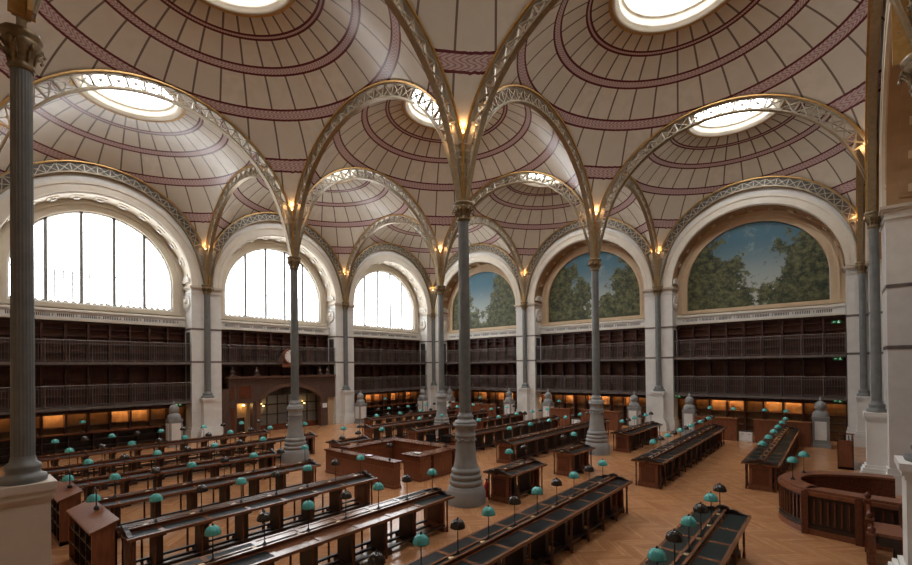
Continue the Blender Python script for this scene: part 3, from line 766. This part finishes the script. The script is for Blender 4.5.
q_.box(ax0 - .1, ax1 + .1, gy - .04, gy, 0, .35, 'mahogany'); q_.box(ax0 - .1, ax1 + .1, gy - .04, gy, .95, 1.0, 'wood_dark')
g_ = put('glazed_screen', q_, t)
q_ = MB(); q_.box(ax0 - .1, ax1 + .1, gy - .03, gy - .02, .35, 2.65, 'glass_dark'); put('pane', q_, g_)
for x, lab in ((16.02, 'turned vase finial at the near end of the portal cornice'), (14.66, 'turned vase finial on the cornice above the lit side door'), (10.5, 'turned vase finial over the arch end toward the corner'), (9.98, 'turned vase finial at the corner end of the portal cornice')):
    q_ = MB(); q_.box(-.2, .2, -.15, .15, 0, .08, 'wood_portal'); q_.lathe([(.13, .08), (.08, .14), (.13, .22), (.14, .28), (.06, .36), (.04, .42), (.07, .46), (.03, .52), (.001, .56)], 16, 'wood_portal')
    tag(put('vase_finial', q_, None, (x, -.2, 3.26)), lab, 'finial', 'finials on the portal')
t = thing('gallery_clock', 'round white faced clock in a carved case above the portal', 'clock', (12.72, .06, 3.9))
t.scale = (1.3, 1, 1.3)
q_ = MB(); q_.box(-.42, .42, -.1, .1, -.1, .06, 'mahogany_light'); q_.box(-.12, .12, -.08, .08, .0, .06, 'mahogany_light')
q_.prism([(.36 * cos(a), .40 + .36 * sin(a)) for a in [2 * pi * i / 32 for i in range(32)]], -.06, .10, 'mahogany_light')
for s_ in (-1, 1): q_.prism([(s_ * .36, .06), (s_ * .62, .06), (s_ * .55, .3), (s_ * .4, .55), (s_ * .34, .3)], -.05, .06, 'wood_portal')
put('case', q_, t)
q_ = MB(); q_.prism([(.29 * cos(a), .40 + .29 * sin(a)) for a in [2 * pi * i / 32 for i in range(32)]], .10, .115, 'enamel_white'); dl = put('dial', q_, t)
q_ = MB()
for i in range(12):
    a = 2 * pi * i / 12; q_.beam((.22 * sin(a), .118, .40 + .22 * cos(a)), (.27 * sin(a), .118, .40 + .27 * cos(a)), .02, .006, 'iron_dark')
put('hour_marks', q_, dl)
q_ = MB(); q_.beam((0, .122, .40), (-.1, .122, .52), .025, .006, 'iron_dark'); q_.beam((0, .126, .40), (.06, .126, .62), .018, .006, 'iron_dark'); put('hands', q_, dl)
# pale side door and lit side opening
q_ = MB(); q_.box(-.36, .36, -.03, .03, 0, 1.78, 'wood_pale'); q_.box(-.28, .28, .03, .04, .1, .8, 'wood_pale'); q_.box(-.28, .28, .03, .04, .9, 1.68, 'wood_pale')
d_ = struct('door_1', q_, 'pale wooden side door at the corner end of the portal', 'door', (9.66, -.3, 0))
q_ = MB(); q_.tube([(.28, .03, .9), (.28, .08, .9), (.2, .08, .9)], .012, 'brass'); put('door_handle', q_, d_)
q_ = MB(); q_.box(-.44, .44, -.02, .02, 0, 1.76, 'wood_pale'); q_.box(-.44, -.36, .02, .04, 0, 1.76, 'wood_pale'); d2 = struct('door_2', q_, 'ochre lit side door recess at the near end of the portal', 'door', (15.375, -.9, 0))
q_ = MB(); q_.box(-.3, .3, -.02, .0, 0, .9, 'wood_dark'); put('door_leaf', q_, d2, (.0, .06, 0))
t = thing('wall_lamp', 'glowing amber wall lamp inside the lit side door', 'lamp', (15.15, -.86, 1.5))
q_ = MB(); q_.box(-.03, .03, -.02, .0, -.08, .08, 'brass'); q_.tube([(0, 0, 0), (0, .06, .0), (0, .08, .05)], .01, 'brass'); put('bracket', q_, t)
q_ = MB(); q_.lathe([(.001, .05), (.05, .07), (.06, .11), (.04, .15), (.001, .17)], 12, 'bulb_wall', cy=.08); put('globe', q_, t)
L = bpy.data.lights.new('wall_lamp_glow', 'POINT'); L.energy = 6; L.color = (1, .62, .25); L.shadow_soft_size = .06
lo = bpy.data.objects.new('wall_lamp_glow', L); COL.objects.link(lo); lo.location = (15.25, -.62, 1.58)
for nm, x, lab in (('a', 11.25, 'glowing amber lamp behind the portal screen, corner side'), ('b', 13.95, 'glowing amber lamp behind the portal screen, near side')):
    t = thing('wall_lamp', lab, 'lamp', (x, -1.16, 1.45), 0, 'lamps behind the portal screen')
    q_ = MB(); q_.box(-.03, .03, -.03, .0, -.08, .08, 'brass'); q_.tube([(0, 0, 0), (0, .06, .0), (0, .08, .05)], .01, 'brass'); put('bracket', q_, t)
    q_ = MB(); q_.lathe([(.001, .05), (.05, .07), (.06, .11), (.04, .15), (.001, .17)], 12, 'bulb_wall', cy=.08); put('globe', q_, t)
    L = bpy.data.lights.new('wall_lamp_glow', 'POINT'); L.energy = 2.5; L.color = (1, .62, .25); L.shadow_soft_size = .06
    lo = bpy.data.objects.new('wall_lamp_glow', L); COL.objects.link(lo); lo.location = (x, -.85, 1.5)
t = thing('notice_board', 'small white notice on a stand beside the portal arch', 'notice', (10.36, .1, 0))
q_ = MB(); q_.box(-.16, .16, -.01, .01, 1.17, 1.45, 'enamel_white'); put('sheet', q_, t)
q_ = MB(); q_.lathe([(.13, 0), (.13, .02), (.015, .03), (.012, 1.2)], 14, 'iron_dark', cy=-.03); put('stand', q_, t)

# ------------------------------------------------------------------ reading desks
ZT = .78
def seat_mesh(l, side, mat):
    s_ = MB(); s_.box(-l / 2 + .035, l / 2 - .035, side * .105, side * .41, ZT, ZT + .004, mat); return s_.data('leather_panel')
sup = MB(); sup.box(-.055, .055, -.2, .2, .1, ZT - .05, 'wood_dark'); sup.box(-.075, .075, -.3, .3, 0, .1, 'wood_dark'); sup.box(-.065, .065, -.34, .34, ZT - .11, ZT - .05, 'wood_dark')
SUP = sup.data('support')
lg = MB(); lg.lathe([(.026, 0), (.026, .1), (.018, .13), (.022, .3), (.017, .5), (.024, .58), (.026, .62), (.026, ZT - .05)], 10, 'mahogany'); LEG = lg.data('leg')
sc = MB()
prof = [(-.40, ZT), (-.40, ZT + .02), (-.30, ZT + .035), (-.24, ZT + .07), (-.17, ZT + .085), (-.12, ZT + .07), (-.08, ZT + .12), (0, ZT + .14), (.08, ZT + .12), (.12, ZT + .07), (.17, ZT + .085), (.24, ZT + .07), (.30, ZT + .035), (.40, ZT + .02), (.40, ZT)]
sc.map = lambda u, w, z: (w, u, z)
sc.prism(prof, -.035, .035, 'wood_dark'); SCR = sc.data('scroll_end')
ep = MB(); ep.box(-.03, .03, -.27, .27, 0, ZT - .05, 'mahogany_light'); ep.box(-.045, .045, -.30, .30, 0, .09, 'mahogany_light'); ep.box(.03, .036, -.2, .2, .16, .62, 'mahogany'); ep.box(-.036, -.03, -.2, .2, .16, .62, 'mahogany')
EPN = ep.data('end_panel')
pl = MB(); pl.lathe([(.05, 0), (.05, .006), (.035, .012), (.001, .013)], 12, 'brass'); PLT = pl.data('number_plate')
# lamps
def lamp_meshes(glass):
    s_ = MB(); pr = [(.001, .130), (.03, .127), (.06, .112), (.088, .085), (.104, .05), (.112, .012), (.113, 0), (.106, .0), (.098, .045), (.08, .08), (.05, .108), (.001, .12)]
    s_.lathe(pr, 48, glass, lobes=12, amp=.03)
    f_ = MB(); f_.lathe([(.018, .126), (.02, .134), (.012, .142), (.014, .15), (.006, .158), (.001, .16)], 12, 'black_metal')
    return s_.data('shade'), f_.data('finial')
SH = {'teal': lamp_meshes('glass_teal'), 'brown': lamp_meshes('glass_brown')}
lb = MB(); lb.lathe([(.05, 0), (.05, .012), (.032, .03), (.018, .045), (.014, .06), (.001, .062)], 16, 'black_metal'); LB = lb.data('lamp_base')
ls = MB(); ls.lathe([(.0085, .05), (.0085, .2), (.013, .21), (.0085, .22), (.0075, .40), (.001, .52)], 10, 'black_metal'); LS = ls.data('lamp_stem')
def make_lamp(kind, loc, label, group, s=1.):
    t = thing('desk_lamp', label, 'lamp', loc, random.uniform(0, 6), group)
    put('base', LB, t); put('stem', LS, t)
    z_ = .40
    sh_ = put('shade', SH[kind][0], t, (0, 0, z_)); put('finial', SH[kind][1], sh_)
    return t
TN = {'teal': 'turquoise glass', 'brown': 'brown glass'}
PITCH = .78
def desk(x0, x1, y, ph, where, end, teal_par=0, short=False, lamps=None, green=False, bare=None):
    """double reading desk along x; ph = x of one turquoise lamp; where names it; end = end lamps are counted from"""
    L = x1 - x0; xc = (x0 + x1) / 2
    t = thing('reading_desk', ('short ' if short else '') + 'dark wooden reading desk with leather panels, ' + where, 'desk', (xc, y, 0), 0, 'double reading desks')
    tp = MB()
    for s_ in (-1, 1):
        e_ = .46
        a, c = sorted((s_ * .06, s_ * .10)); tp.box(-L / 2, L / 2, a, c, ZT - .045, ZT + .008, 'desk_wood')
        a, c = sorted((s_ * .412, s_ * e_)); tp.box(-L / 2, L / 2, a, c, ZT - .045, ZT + .008, 'desk_wood')
        a, c = sorted((s_ * .10, s_ * .412)); tp.box(-L / 2, L / 2, a, c, ZT - .04, ZT - .002, 'desk_wood')
    xs = []
    k = math.ceil((x0 + .12 - ph) / PITCH); 
    while ph + k * PITCH < x1 - .1: xs.append((ph + k * PITCH, k)); k += 1
    cuts = [x0 + .04] + [x for x, _ in xs if x0 + .3 < x < x1 - .3] + [x1 - .04]
    for cu in cuts[1:-1]:
        for s_ in (-1, 1):
            a, c = sorted((s_ * .1, s_ * .412)); tp.box(cu - xc - .04, cu - xc + .04, a, c, ZT - .002, ZT + .008, 'desk_wood')
    put('tabletop', tp, t)
    sp_ = MB(); sp_.box(-L / 2 + .05, L / 2 - .05, -.065, .065, ZT - .03, ZT + .055, 'mahogany'); sp_.box(-L / 2 + .03, L / 2 - .03, -.08, -.035, ZT + .055, ZT + .075, 'desk_wood'); sp_.box(-L / 2 + .03, L / 2 - .03, .035, .08, ZT + .055, ZT + .075, 'desk_wood'); sp_.box(-L / 2 + .05, L / 2 - .05, -.035, .035, ZT + .055, ZT + .06, 'leather')
    put('bookrest', sp_, t)
    for a, c in zip(cuts[:-1], cuts[1:]):
        for s_ in (-1, 1) if not (bare and bare[0] < (a + c) / 2 < bare[1]) else (): put('leather_panel', seat_cached(round(c - a, 2), s_, 'leather_green' if green else 'leather'), t, ((a + c) / 2 - xc, 0, 0))
    for cu in cuts[1:-1]:
        put('support', SUP, t, (cu - xc, 0, 0))
        for s_ in (-1, 1): put('leg', LEG, t, (cu - xc + .13, s_ * .37, 0))
    for cu in (cuts[0], cuts[-1]):
        d_ = 1 if cu < xc else -1
        put('end_panel', EPN, t, (cu - xc + d_ * .10, 0, 0)); put('scroll_end', SCR, t, (cu - xc + d_ * .02, 0, 0))
        for s_ in (-1, 1): put('leg', LEG, t, (cu - xc + d_ * .08, s_ * .35, 0))
    for yy, zz in ((.27, .13), (.13, .06)):
        for s_ in (-1, 1):
            r_ = MB(); r_.box(-L / 2 + .12, L / 2 - .12, s_ * yy - .025, s_ * yy + .025, zz - .02, zz + .02, 'wood_dark'); put('foot_rail', r_, t)
    # lamps stand on the bookrest
    order = xs if end == 'lo' else xs[::-1]
    cnt = {'teal': 0, 'brown': 0}
    endn = 'cross aisle'
    for x, k in order:
        put('number_plate', PLT, t, (x - xc + .16, 0, ZT + .06))
        kind = 'teal' if k % 2 == 0 else 'brown'
        if lamps is not None and not lamps(x, kind): continue
        cnt[kind] += 1
        make_lamp(kind, (x, y, ZT + .06), '%s lamp, %s from the %s, %s' % (TN[kind], ORD[cnt[kind]], endn, where), ('turquoise' if kind == 'teal' else 'dark brown') + ' desk lamps')
    return t
SEAT = {}
def seat_cached(l, s_, mat):
    if (l, s_, mat) not in SEAT: SEAT[l, s_, mat] = seat_mesh(l, s_, mat)
    return SEAT[l, s_, mat]
def row(i): return 5.05 + 2.61 * (i - 1)          # row one next the windows ... row eight by the round counter
# near half
def W(half, i): return '%s half of row %s from the windows' % (half, NUM[i])
desk(16.75, 25.0, row(8), 17.83, W('near', 8), 'lo', green=True)
desk(15.5, 25.0, row(7), 17.79, W('near', 7), 'lo')
desk(19.25, 24.8, row(6), 19.47, W('near', 6), 'lo', bare=(20.6, 23.6))
desk(19.25, 24.68, row(5), 19.45, W('near', 5), 'lo')
desk(19.25, 24.68, row(4), 19.5, W('near', 4), 'lo')
desk(19.15, 24.68, row(3), 19.5, W('near', 3), 'lo')
desk(16.0, 24.9, row(2), 16.35, W('near', 2), 'lo')
desk(16.8, 24.9, row(1), 17.88, W('near', 1), 'lo')
desk(15.2, 16.75, row(3), 16.24, 'middle of row three from the windows', 'lo', short=True)
desk(15.05, 16.95, row(6), 16.35, 'beside the nearest column', 'lo', short=True)
# far half
desk(2.0, 11.35, row(8), 10.72, W('far', 8), 'hi', green=True, lamps=lambda x, k: k == 'teal')
desk(3.05, 12.95, row(7), 12.31, W('far', 7), 'hi')
desk(11.6, 13.2, row(6), 12.3, 'before the column facing the near painting', 'hi', short=True)
desk(3.6, 7.9, row(6), 6.2, 'behind the column facing the near painting', 'hi', short=True)
desk(3.4, 12.85, row(5), 12.37, W('far', 5), 'hi')
desk(3.8, 12.9, row(4), 12.45, W('far', 4), 'hi')
desk(3.2, 7.6, row(3), 6.3, 'far piece of row three from the windows', 'hi')
desk(10.1, 12.6, row(3), 12.0, 'beside the farthest column', 'hi', short=True)
desk(3.4, 13.1, row(2), 12.38, W('far', 2), 'hi')
desk(3.4, 10.95, row(1), 10.86, W('far', 1), 'hi')

# lamps on the wall counters
for (x, y, z), lab in (((1.54, 20.2, 1.06), 'turquoise desk lamp on the counter at the end of the longest desk'), ((1.54, 21.2, 1.06), 'turquoise desk lamp on the counter end beside the white cabinet, near painting'), ((1.54, 22.45, 1.06), 'turquoise desk lamp on the counter by the near stove, cabinet end'), ((1.54, 23.25, 1.06), 'turquoise desk lamp on the counter by the near stove, stove end'),
                       ((1.54, 12.0, 1.06), 'turquoise desk lamp on the corner side counter below the middle painting'), ((1.54, 14.2, 1.06), 'turquoise desk lamp on the near side counter below the middle painting'), ((1.54, 5.9, 1.06), 'turquoise desk lamp on the counter below the corner painting, pier end'), ((1.54, 4.6, 1.06), 'turquoise desk lamp on the counter below the corner painting, corner end'),
                       ((22.6, .45, 1.02), 'turquoise desk lamp on the low bookcase below the near window'), ((5.6, .45, 1.02), 'turquoise desk lamp on the low bookcase below the corner window')):
    make_lamp('teal', (x, y, z), lab, 'turquoise desk lamps')

# pitched-top end bookcases beside the near desks
def pitched(x0, x1, y0, y1, h0, h1, label, openx):
    t = thing('pitched_bookcase', label, 'bookcase', ((x0 + x1) / 2, (y0 + y1) / 2, 0), 0, 'pitched low bookcases')
    a, c = (x1 - x0) / 2, (y1 - y0) / 2
    b_ = MB()
    for yy in (-c, c - .03):
        b_.prism([(-a, 0), (a, 0), (a, h0), (-a, h1)] if openx > 0 else [(-a, 0), (a, 0), (a, h1), (-a, h0)], yy, yy + .03, 'mahogany_light')
    b_.box(-a if openx > 0 else a - .03, -a + .03 if openx > 0 else a, -c, c, 0, min(h0, h1), 'mahogany_light'); b_.box(-a, a, -c, c, 0, .08, 'mahogany')
    for q in range(1, 4): b_.box(-a + .02, a - .005, -c + 2 * c * q / 4 - .015, -c + 2 * c * q / 4 + .015, .08, h0 - .03, 'wood_dark')
    put('carcass', b_, t)
    tp = MB(); hz = (h0, h1) if openx > 0 else (h1, h0)
    tp.prism([(a + .03, hz[0] - .005), (-a - .03, hz[1] - .005), (-a - .03, hz[1] + .03), (a + .03, hz[0] + .03)], -c - .03, c + .03, 'mahogany_light'); put('sloping_top', tp, t)
    for z_ in (.36, .64):
        if z_ < min(h0, h1) - .1:
            q_ = MB(); q_.box(-a + .03, a - .015, -c + .03, c - .03, z_ - .012, z_ + .012, 'wood_dark'); put('shelf', q_, t)
    return t
pitched(24.75, 25.10, 13.72, 15.62, .92, 1.06, 'low bookcase with sloping lid, nearer one of two beside the front fluted column', 1)
pitched(24.75, 25.10, 11.15, 12.75, .92, 1.06, 'low bookcase with sloping lid, partly hidden by the stone block in front', 1)
pitched(4.7, 6.35, 25.0, 25.42, 1.0, 1.22, 'tall bookcase with sloping lid before the column behind the round counter', -1)
# bent-neck lamps clamped on the sloping lids
for x, y, lab in ((24.83, 14.55, 'bent neck turquoise lamp on the nearer sloping bookcase'), (24.83, 12.1, 'bent neck turquoise lamp on the farther sloping bookcase')):
    t = thing('bent_lamp', lab, 'lamp', (x, y, 1.065), 0, 'bent neck lamps')
    q_ = MB(); q_.lathe([(.045, 0), (.045, .04), (.02, .07), (.001, .075)], 12, 'black_metal'); put('base', q_, t)
    q_ = MB(); q_.tube([(0, 0, .05), (0, 0, .28)] + [(0, -.1 + .1 * cos(a), .28 + .1 * sin(a)) for a in [pi * i / 8 for i in range(1, 9)]] + [(0, -.2, .24)], .011, 'black_metal'); put('neck', q_, t)
    sh_ = put('shade', SH['teal'][0], t, (0, -.21, .12)); put('finial', SH['teal'][1], sh_)

# ------------------------------------------------------------------ service enclosure in the middle
def counter_run(x0, x1, y0, y1, label):
    t = thing('service_counter', label, 'counter', ((x0 + x1) / 2, (y0 + y1) / 2, 0), 0, 'service enclosure counters')
    a, c = (x1 - x0) / 2, (y1 - y0) / 2
    b_ = MB(); b_.box(-a + .02, a - .02, -c + .02, c - .02, 0, .78, 'mahogany_light'); b_.box(-a, a, -c, c, 0, .08, 'mahogany_light'); b_.box(-a + .005, a - .005, -c + .005, c - .005, .56, .60, 'mahogany_light'); put('body', b_, t)
    tp = MB(); tp.box(-a - .03, a + .03, -c - .03, c + .03, .78, .82, 'mahogany'); tp.box(-a + .05, a - .05, -c + .05, c - .05, .82, .823, 'desk_wood'); put('top', tp, t)
    return t
counter_run(17.50, 17.80, 11.35, 14.95, 'mahogany service counter facing the near desks, long closed front')
counter_run(16.14, 16.70, 14.15, 14.95, 'short mahogany counter block beside the enclosure gap')
counter_run(15.09, 16.05, 14.45, 14.95, 'mahogany service counter facing the nearest column')
counter_run(14.5, 15.0, 11.35, 14.95, 'mahogany service counter along the far side of the enclosure')
counter_run(15.1, 17.15, 11.35, 11.85, 'mahogany service counter closing the window side of the enclosure')
for x, y, lab, rz in ((14.75, 13.6, 'black computer screen on the far enclosure counter, window side', .3), (14.75, 14.35, 'black computer screen on the far enclosure counter, painting side', .2)):
    t = thing('computer_screen', lab, 'screen', (x, y, .823), rz, 'computer screens')
    q_ = MB(); q_.box(-.08, .08, -.1, .1, 0, .015, 'black_metal'); q_.box(-.015, .015, -.02, .02, .015, .12, 'black_metal'); put('stand', q_, t)
    q_ = MB(); q_.box(-.015, .015, -.2, .2, .1, .36, 'black_metal'); p_ = put('panel', q_, t)
    q_ = MB(); q_.box(.015, .018, -.185, .185, .115, .345, 'screen_black'); put('screen', q_, p_)
for x, y, k, lab in ((17.65, 14.6, 'brown', 'dark brown desk lamp on the closed counter near the enclosure gap'), (17.65, 12.15, 'brown', 'dark brown desk lamp on the closed counter, window end'), (16.55, 11.6, 'brown', 'dark brown desk lamp on the window side enclosure counter'), (15.4, 11.6, 'teal', 'turquoise desk lamp on the window side enclosure counter')):
    make_lamp(k, (x, y, .823), lab, 'enclosure desk lamps')
for i, (x, y) in enumerate(((17.64, 13.6), (16.4, 14.55))):
    q_ = MB(); q_.box(-.10, .10, -.12, .12, 0, .02, 'black_metal'); q_.box(-.085, .085, -.105, .105, .02, .03, 'enamel_white')
    tag(put('paper_tray', q_, None, (x, y, .823), .3), ['black tray of papers on the closed enclosure counter', 'black tray of papers on the counter block beside the gap'][i], 'tray', 'paper trays')

# fire extinguisher beside the short desk
t = thing('fire_extinguisher', 'red fire extinguisher standing at the end of the short desk', 'extinguisher', (16.62, 17.52, 0))
q_ = MB(); q_.lathe([(.075, 0), (.08, .02), (.08, .30), (.06, .38), (.03, .42), (.03, .46)], 20, 'lacquer_red'); put('cylinder', q_, t)
q_ = MB(); q_.box(-.02, .02, -.02, .02, .45, .5, 'black_metal'); q_.tube([(0, 0, .49), (.08, 0, .51)], .01, 'black_metal'); q_.tube([(0, 0, .47), (-.07, .02, .44), (-.095, .02, .3), (-.09, .02, .1)], .012, 'black_metal'); put('valve', q_, t)

# ------------------------------------------------------------------ round counter
def smoothpoly(P, n=6):
    out = []
    for i in range(len(P) - 1):
        p0 = P[max(i - 1, 0)]; p1 = P[i]; p2 = P[i + 1]; p3 = P[min(i + 2, len(P) - 1)]
        for k in range(n):
            t = k / n
            out.append(tuple(.5 * (2 * p1[d] + (p2[d] - p0[d]) * t + (2 * p0[d] - 5 * p1[d] + 4 * p2[d] - p3[d]) * t * t + (3 * p1[d] - p0[d] - 3 * p2[d] + p3[d]) * t ** 3) for d in (0, 1)))
    return out + [P[-1]]
ctrl = [(14.58, 24.46), (14.2, 24.15), (13.65, 23.93), (13.05, 23.98), (12.5, 24.3), (12.1, 24.9), (11.85, 25.5), (11.8, 26.0)]
OUT = [(14.82, 26.0), (14.75, 25.35)] + smoothpoly(ctrl, 5)
def inset(P, d):
    out = []
    for i, p in enumerate(P):
        a = P[max(i - 1, 0)]; c = P[min(i + 1, len(P) - 1)]
        tx, ty = c[0] - a[0], c[1] - a[1]; l = sqrt(tx * tx + ty * ty)
        out.append((p[0] - ty / l * d * -1 * -1, p[1] + tx / l * d * 1))
    return out
def ins(d):
    cxx, cyy = 13.3, 25.4
    Q = inset(OUT, d); Q2 = inset(OUT, -d)
    f = lambda P: sum((p[0] - cxx) ** 2 + (p[1] - cyy) ** 2 for p in P)
    return Q if f(Q) < f(Q2) else Q2
def ringwall(mb, d0, d1, z0, z1, mat):
    A, Bq = ins(d0), ins(d1); n = len(A); vs = []
    for a, c in zip(A, Bq): vs += [(*a, z0), (*c, z0), (*c, z1), (*a, z1)]
    fs = []
    for i in range(n - 1):
        k = 4 * i
        for e in range(4): fs.append((k + e, k + (e + 1) % 4, k + 4 + (e + 1) % 4, k + 4 + e))
    fs += [(0, 1, 2, 3), (4 * n - 1, 4 * n - 2, 4 * n - 3, 4 * n - 4)]
    mb.add(vs, fs, mat)
t = thing('round_counter', 'rounded mahogany enquiry counter with a hollow centre against the side wall', 'counter', (0, 0, 0))
q_ = MB(); ringwall(q_, .05, .12, 0, .9, 'wood_dark'); put('body', q_, t)
q_ = MB(); ringwall(q_, .0, .05, 0, .12, 'mahogany_light'); ringwall(q_, .02, .05, .12, .2, 'wood_dark'); put('plinth', q_, t)
q_ = MB(); ringwall(q_, -.06, .44, .90, .95, 'mahogany_light'); ringwall(q_, .0, .05, .82, .9, 'mahogany_light'); put('top', q_, t)
q_ = MB(); ringwall(q_, .38, .42, .0, .9, 'mahogany'); put('inner_panel', q_, t)
P_ = ins(.03); acc = 0
for i in range(len(P_) - 1):
    a, c = Vector((*P_[i], 0)), Vector((*P_[i + 1], 0)); l = (c - a).length; nb = max(1, int(l / .11))
    q_ = MB(); d_ = (c - a) / l
    for k in range(nb):
        p = a + (c - a) * ((k + .5) / nb); s_ = Vector((-d_.y, d_.x, 0))
        q_.beam(p + Vector((0, 0, .26)), p + Vector((0, 0, .76)), .03, .03, 'mahogany', side=tuple(s_))
    put('slat_panel', q_, t)
for x, y in ((14.57, 24.47), (14.74, 25.33), (14.8, 25.95)):
    q_ = MB(); q_.box(x - .07, x + .05, y - .06, y + .06, 0, .9, 'mahogany'); put('pilaster', q_, t)
make_lamp('teal', (13.72, 24.22, .95), 'turquoise desk lamp on the round counter, nearer of its two lamps', 'turquoise desk lamps')
make_lamp('teal', (12.75, 24.38, .95), 'turquoise desk lamp on the round counter, farther of its two lamps', 'turquoise desk lamps')

# wooden barrier with finial posts beside the white pedestal
t = thing('wooden_barrier', 'dark wooden barrier with ball topped posts before the round counter', 'barrier', (0, 0, 0))
for x, zt in ((15.05, 1.16), (15.72, .96), (16.32, .86)):
    q_ = MB(); q_.box(x - .05, x + .05, 25.40, 25.50, 0, zt - .16, 'mahogany'); q_.box(x - .06, x + .06, 25.39, 25.51, zt - .16, zt - .13, 'mahogany_light')
    q_.lathe([(.03, zt - .13), (.055, zt - .09), (.055, zt - .05), (.03, zt - .02), (.001, zt)], 12, 'mahogany', cx=x, cy=25.45); put('post', q_, t)
q_ = MB(); q_.beam((15.08, 25.45, .9), (15.70, 25.45, .72), .08, .05, 'mahogany'); q_.beam((15.75, 25.45, .7), (16.3, 25.45, .6), .08, .05, 'mahogany'); q_.box(15.1, 16.28, 25.43, 25.47, .1, .5, 'wood_dark'); put('rail', q_, t)
q_ = MB(); q_.box(15.55, 16.28, 25.5, 25.86, .68, .73, 'mahogany_light'); q_.box(15.6, 16.22, 25.55, 25.8, .5, .68, 'wood_dark'); q_.box(15.62, 15.7, 25.75, 25.8, 0, .5, 'wood_dark'); q_.box(16.14, 16.22, 25.75, 25.8, 0, .5, 'wood_dark'); put('seat', q_, t)

# ------------------------------------------------------------------ world and view
wd = bpy.data.worlds.new('world'); SC.world = wd; wd.use_nodes = True
bg = wd.node_tree.nodes['Background']; bg.inputs['Color'].default_value = (.85, .92, 1, 1); bg.inputs['Strength'].default_value = .6
SC.view_settings.view_transform = 'Standard'; SC.view_settings.look = 'None'; SC.view_settings.gamma = 1; SC.view_settings.use_curve_mapping = False
SC.view_settings.exposure = 0.0
SC.cycles.max_bounces = 8; SC.cycles.diffuse_bounces = 5; SC.cycles.glossy_bounces = 3; SC.cycles.sample_clamp_indirect = 6
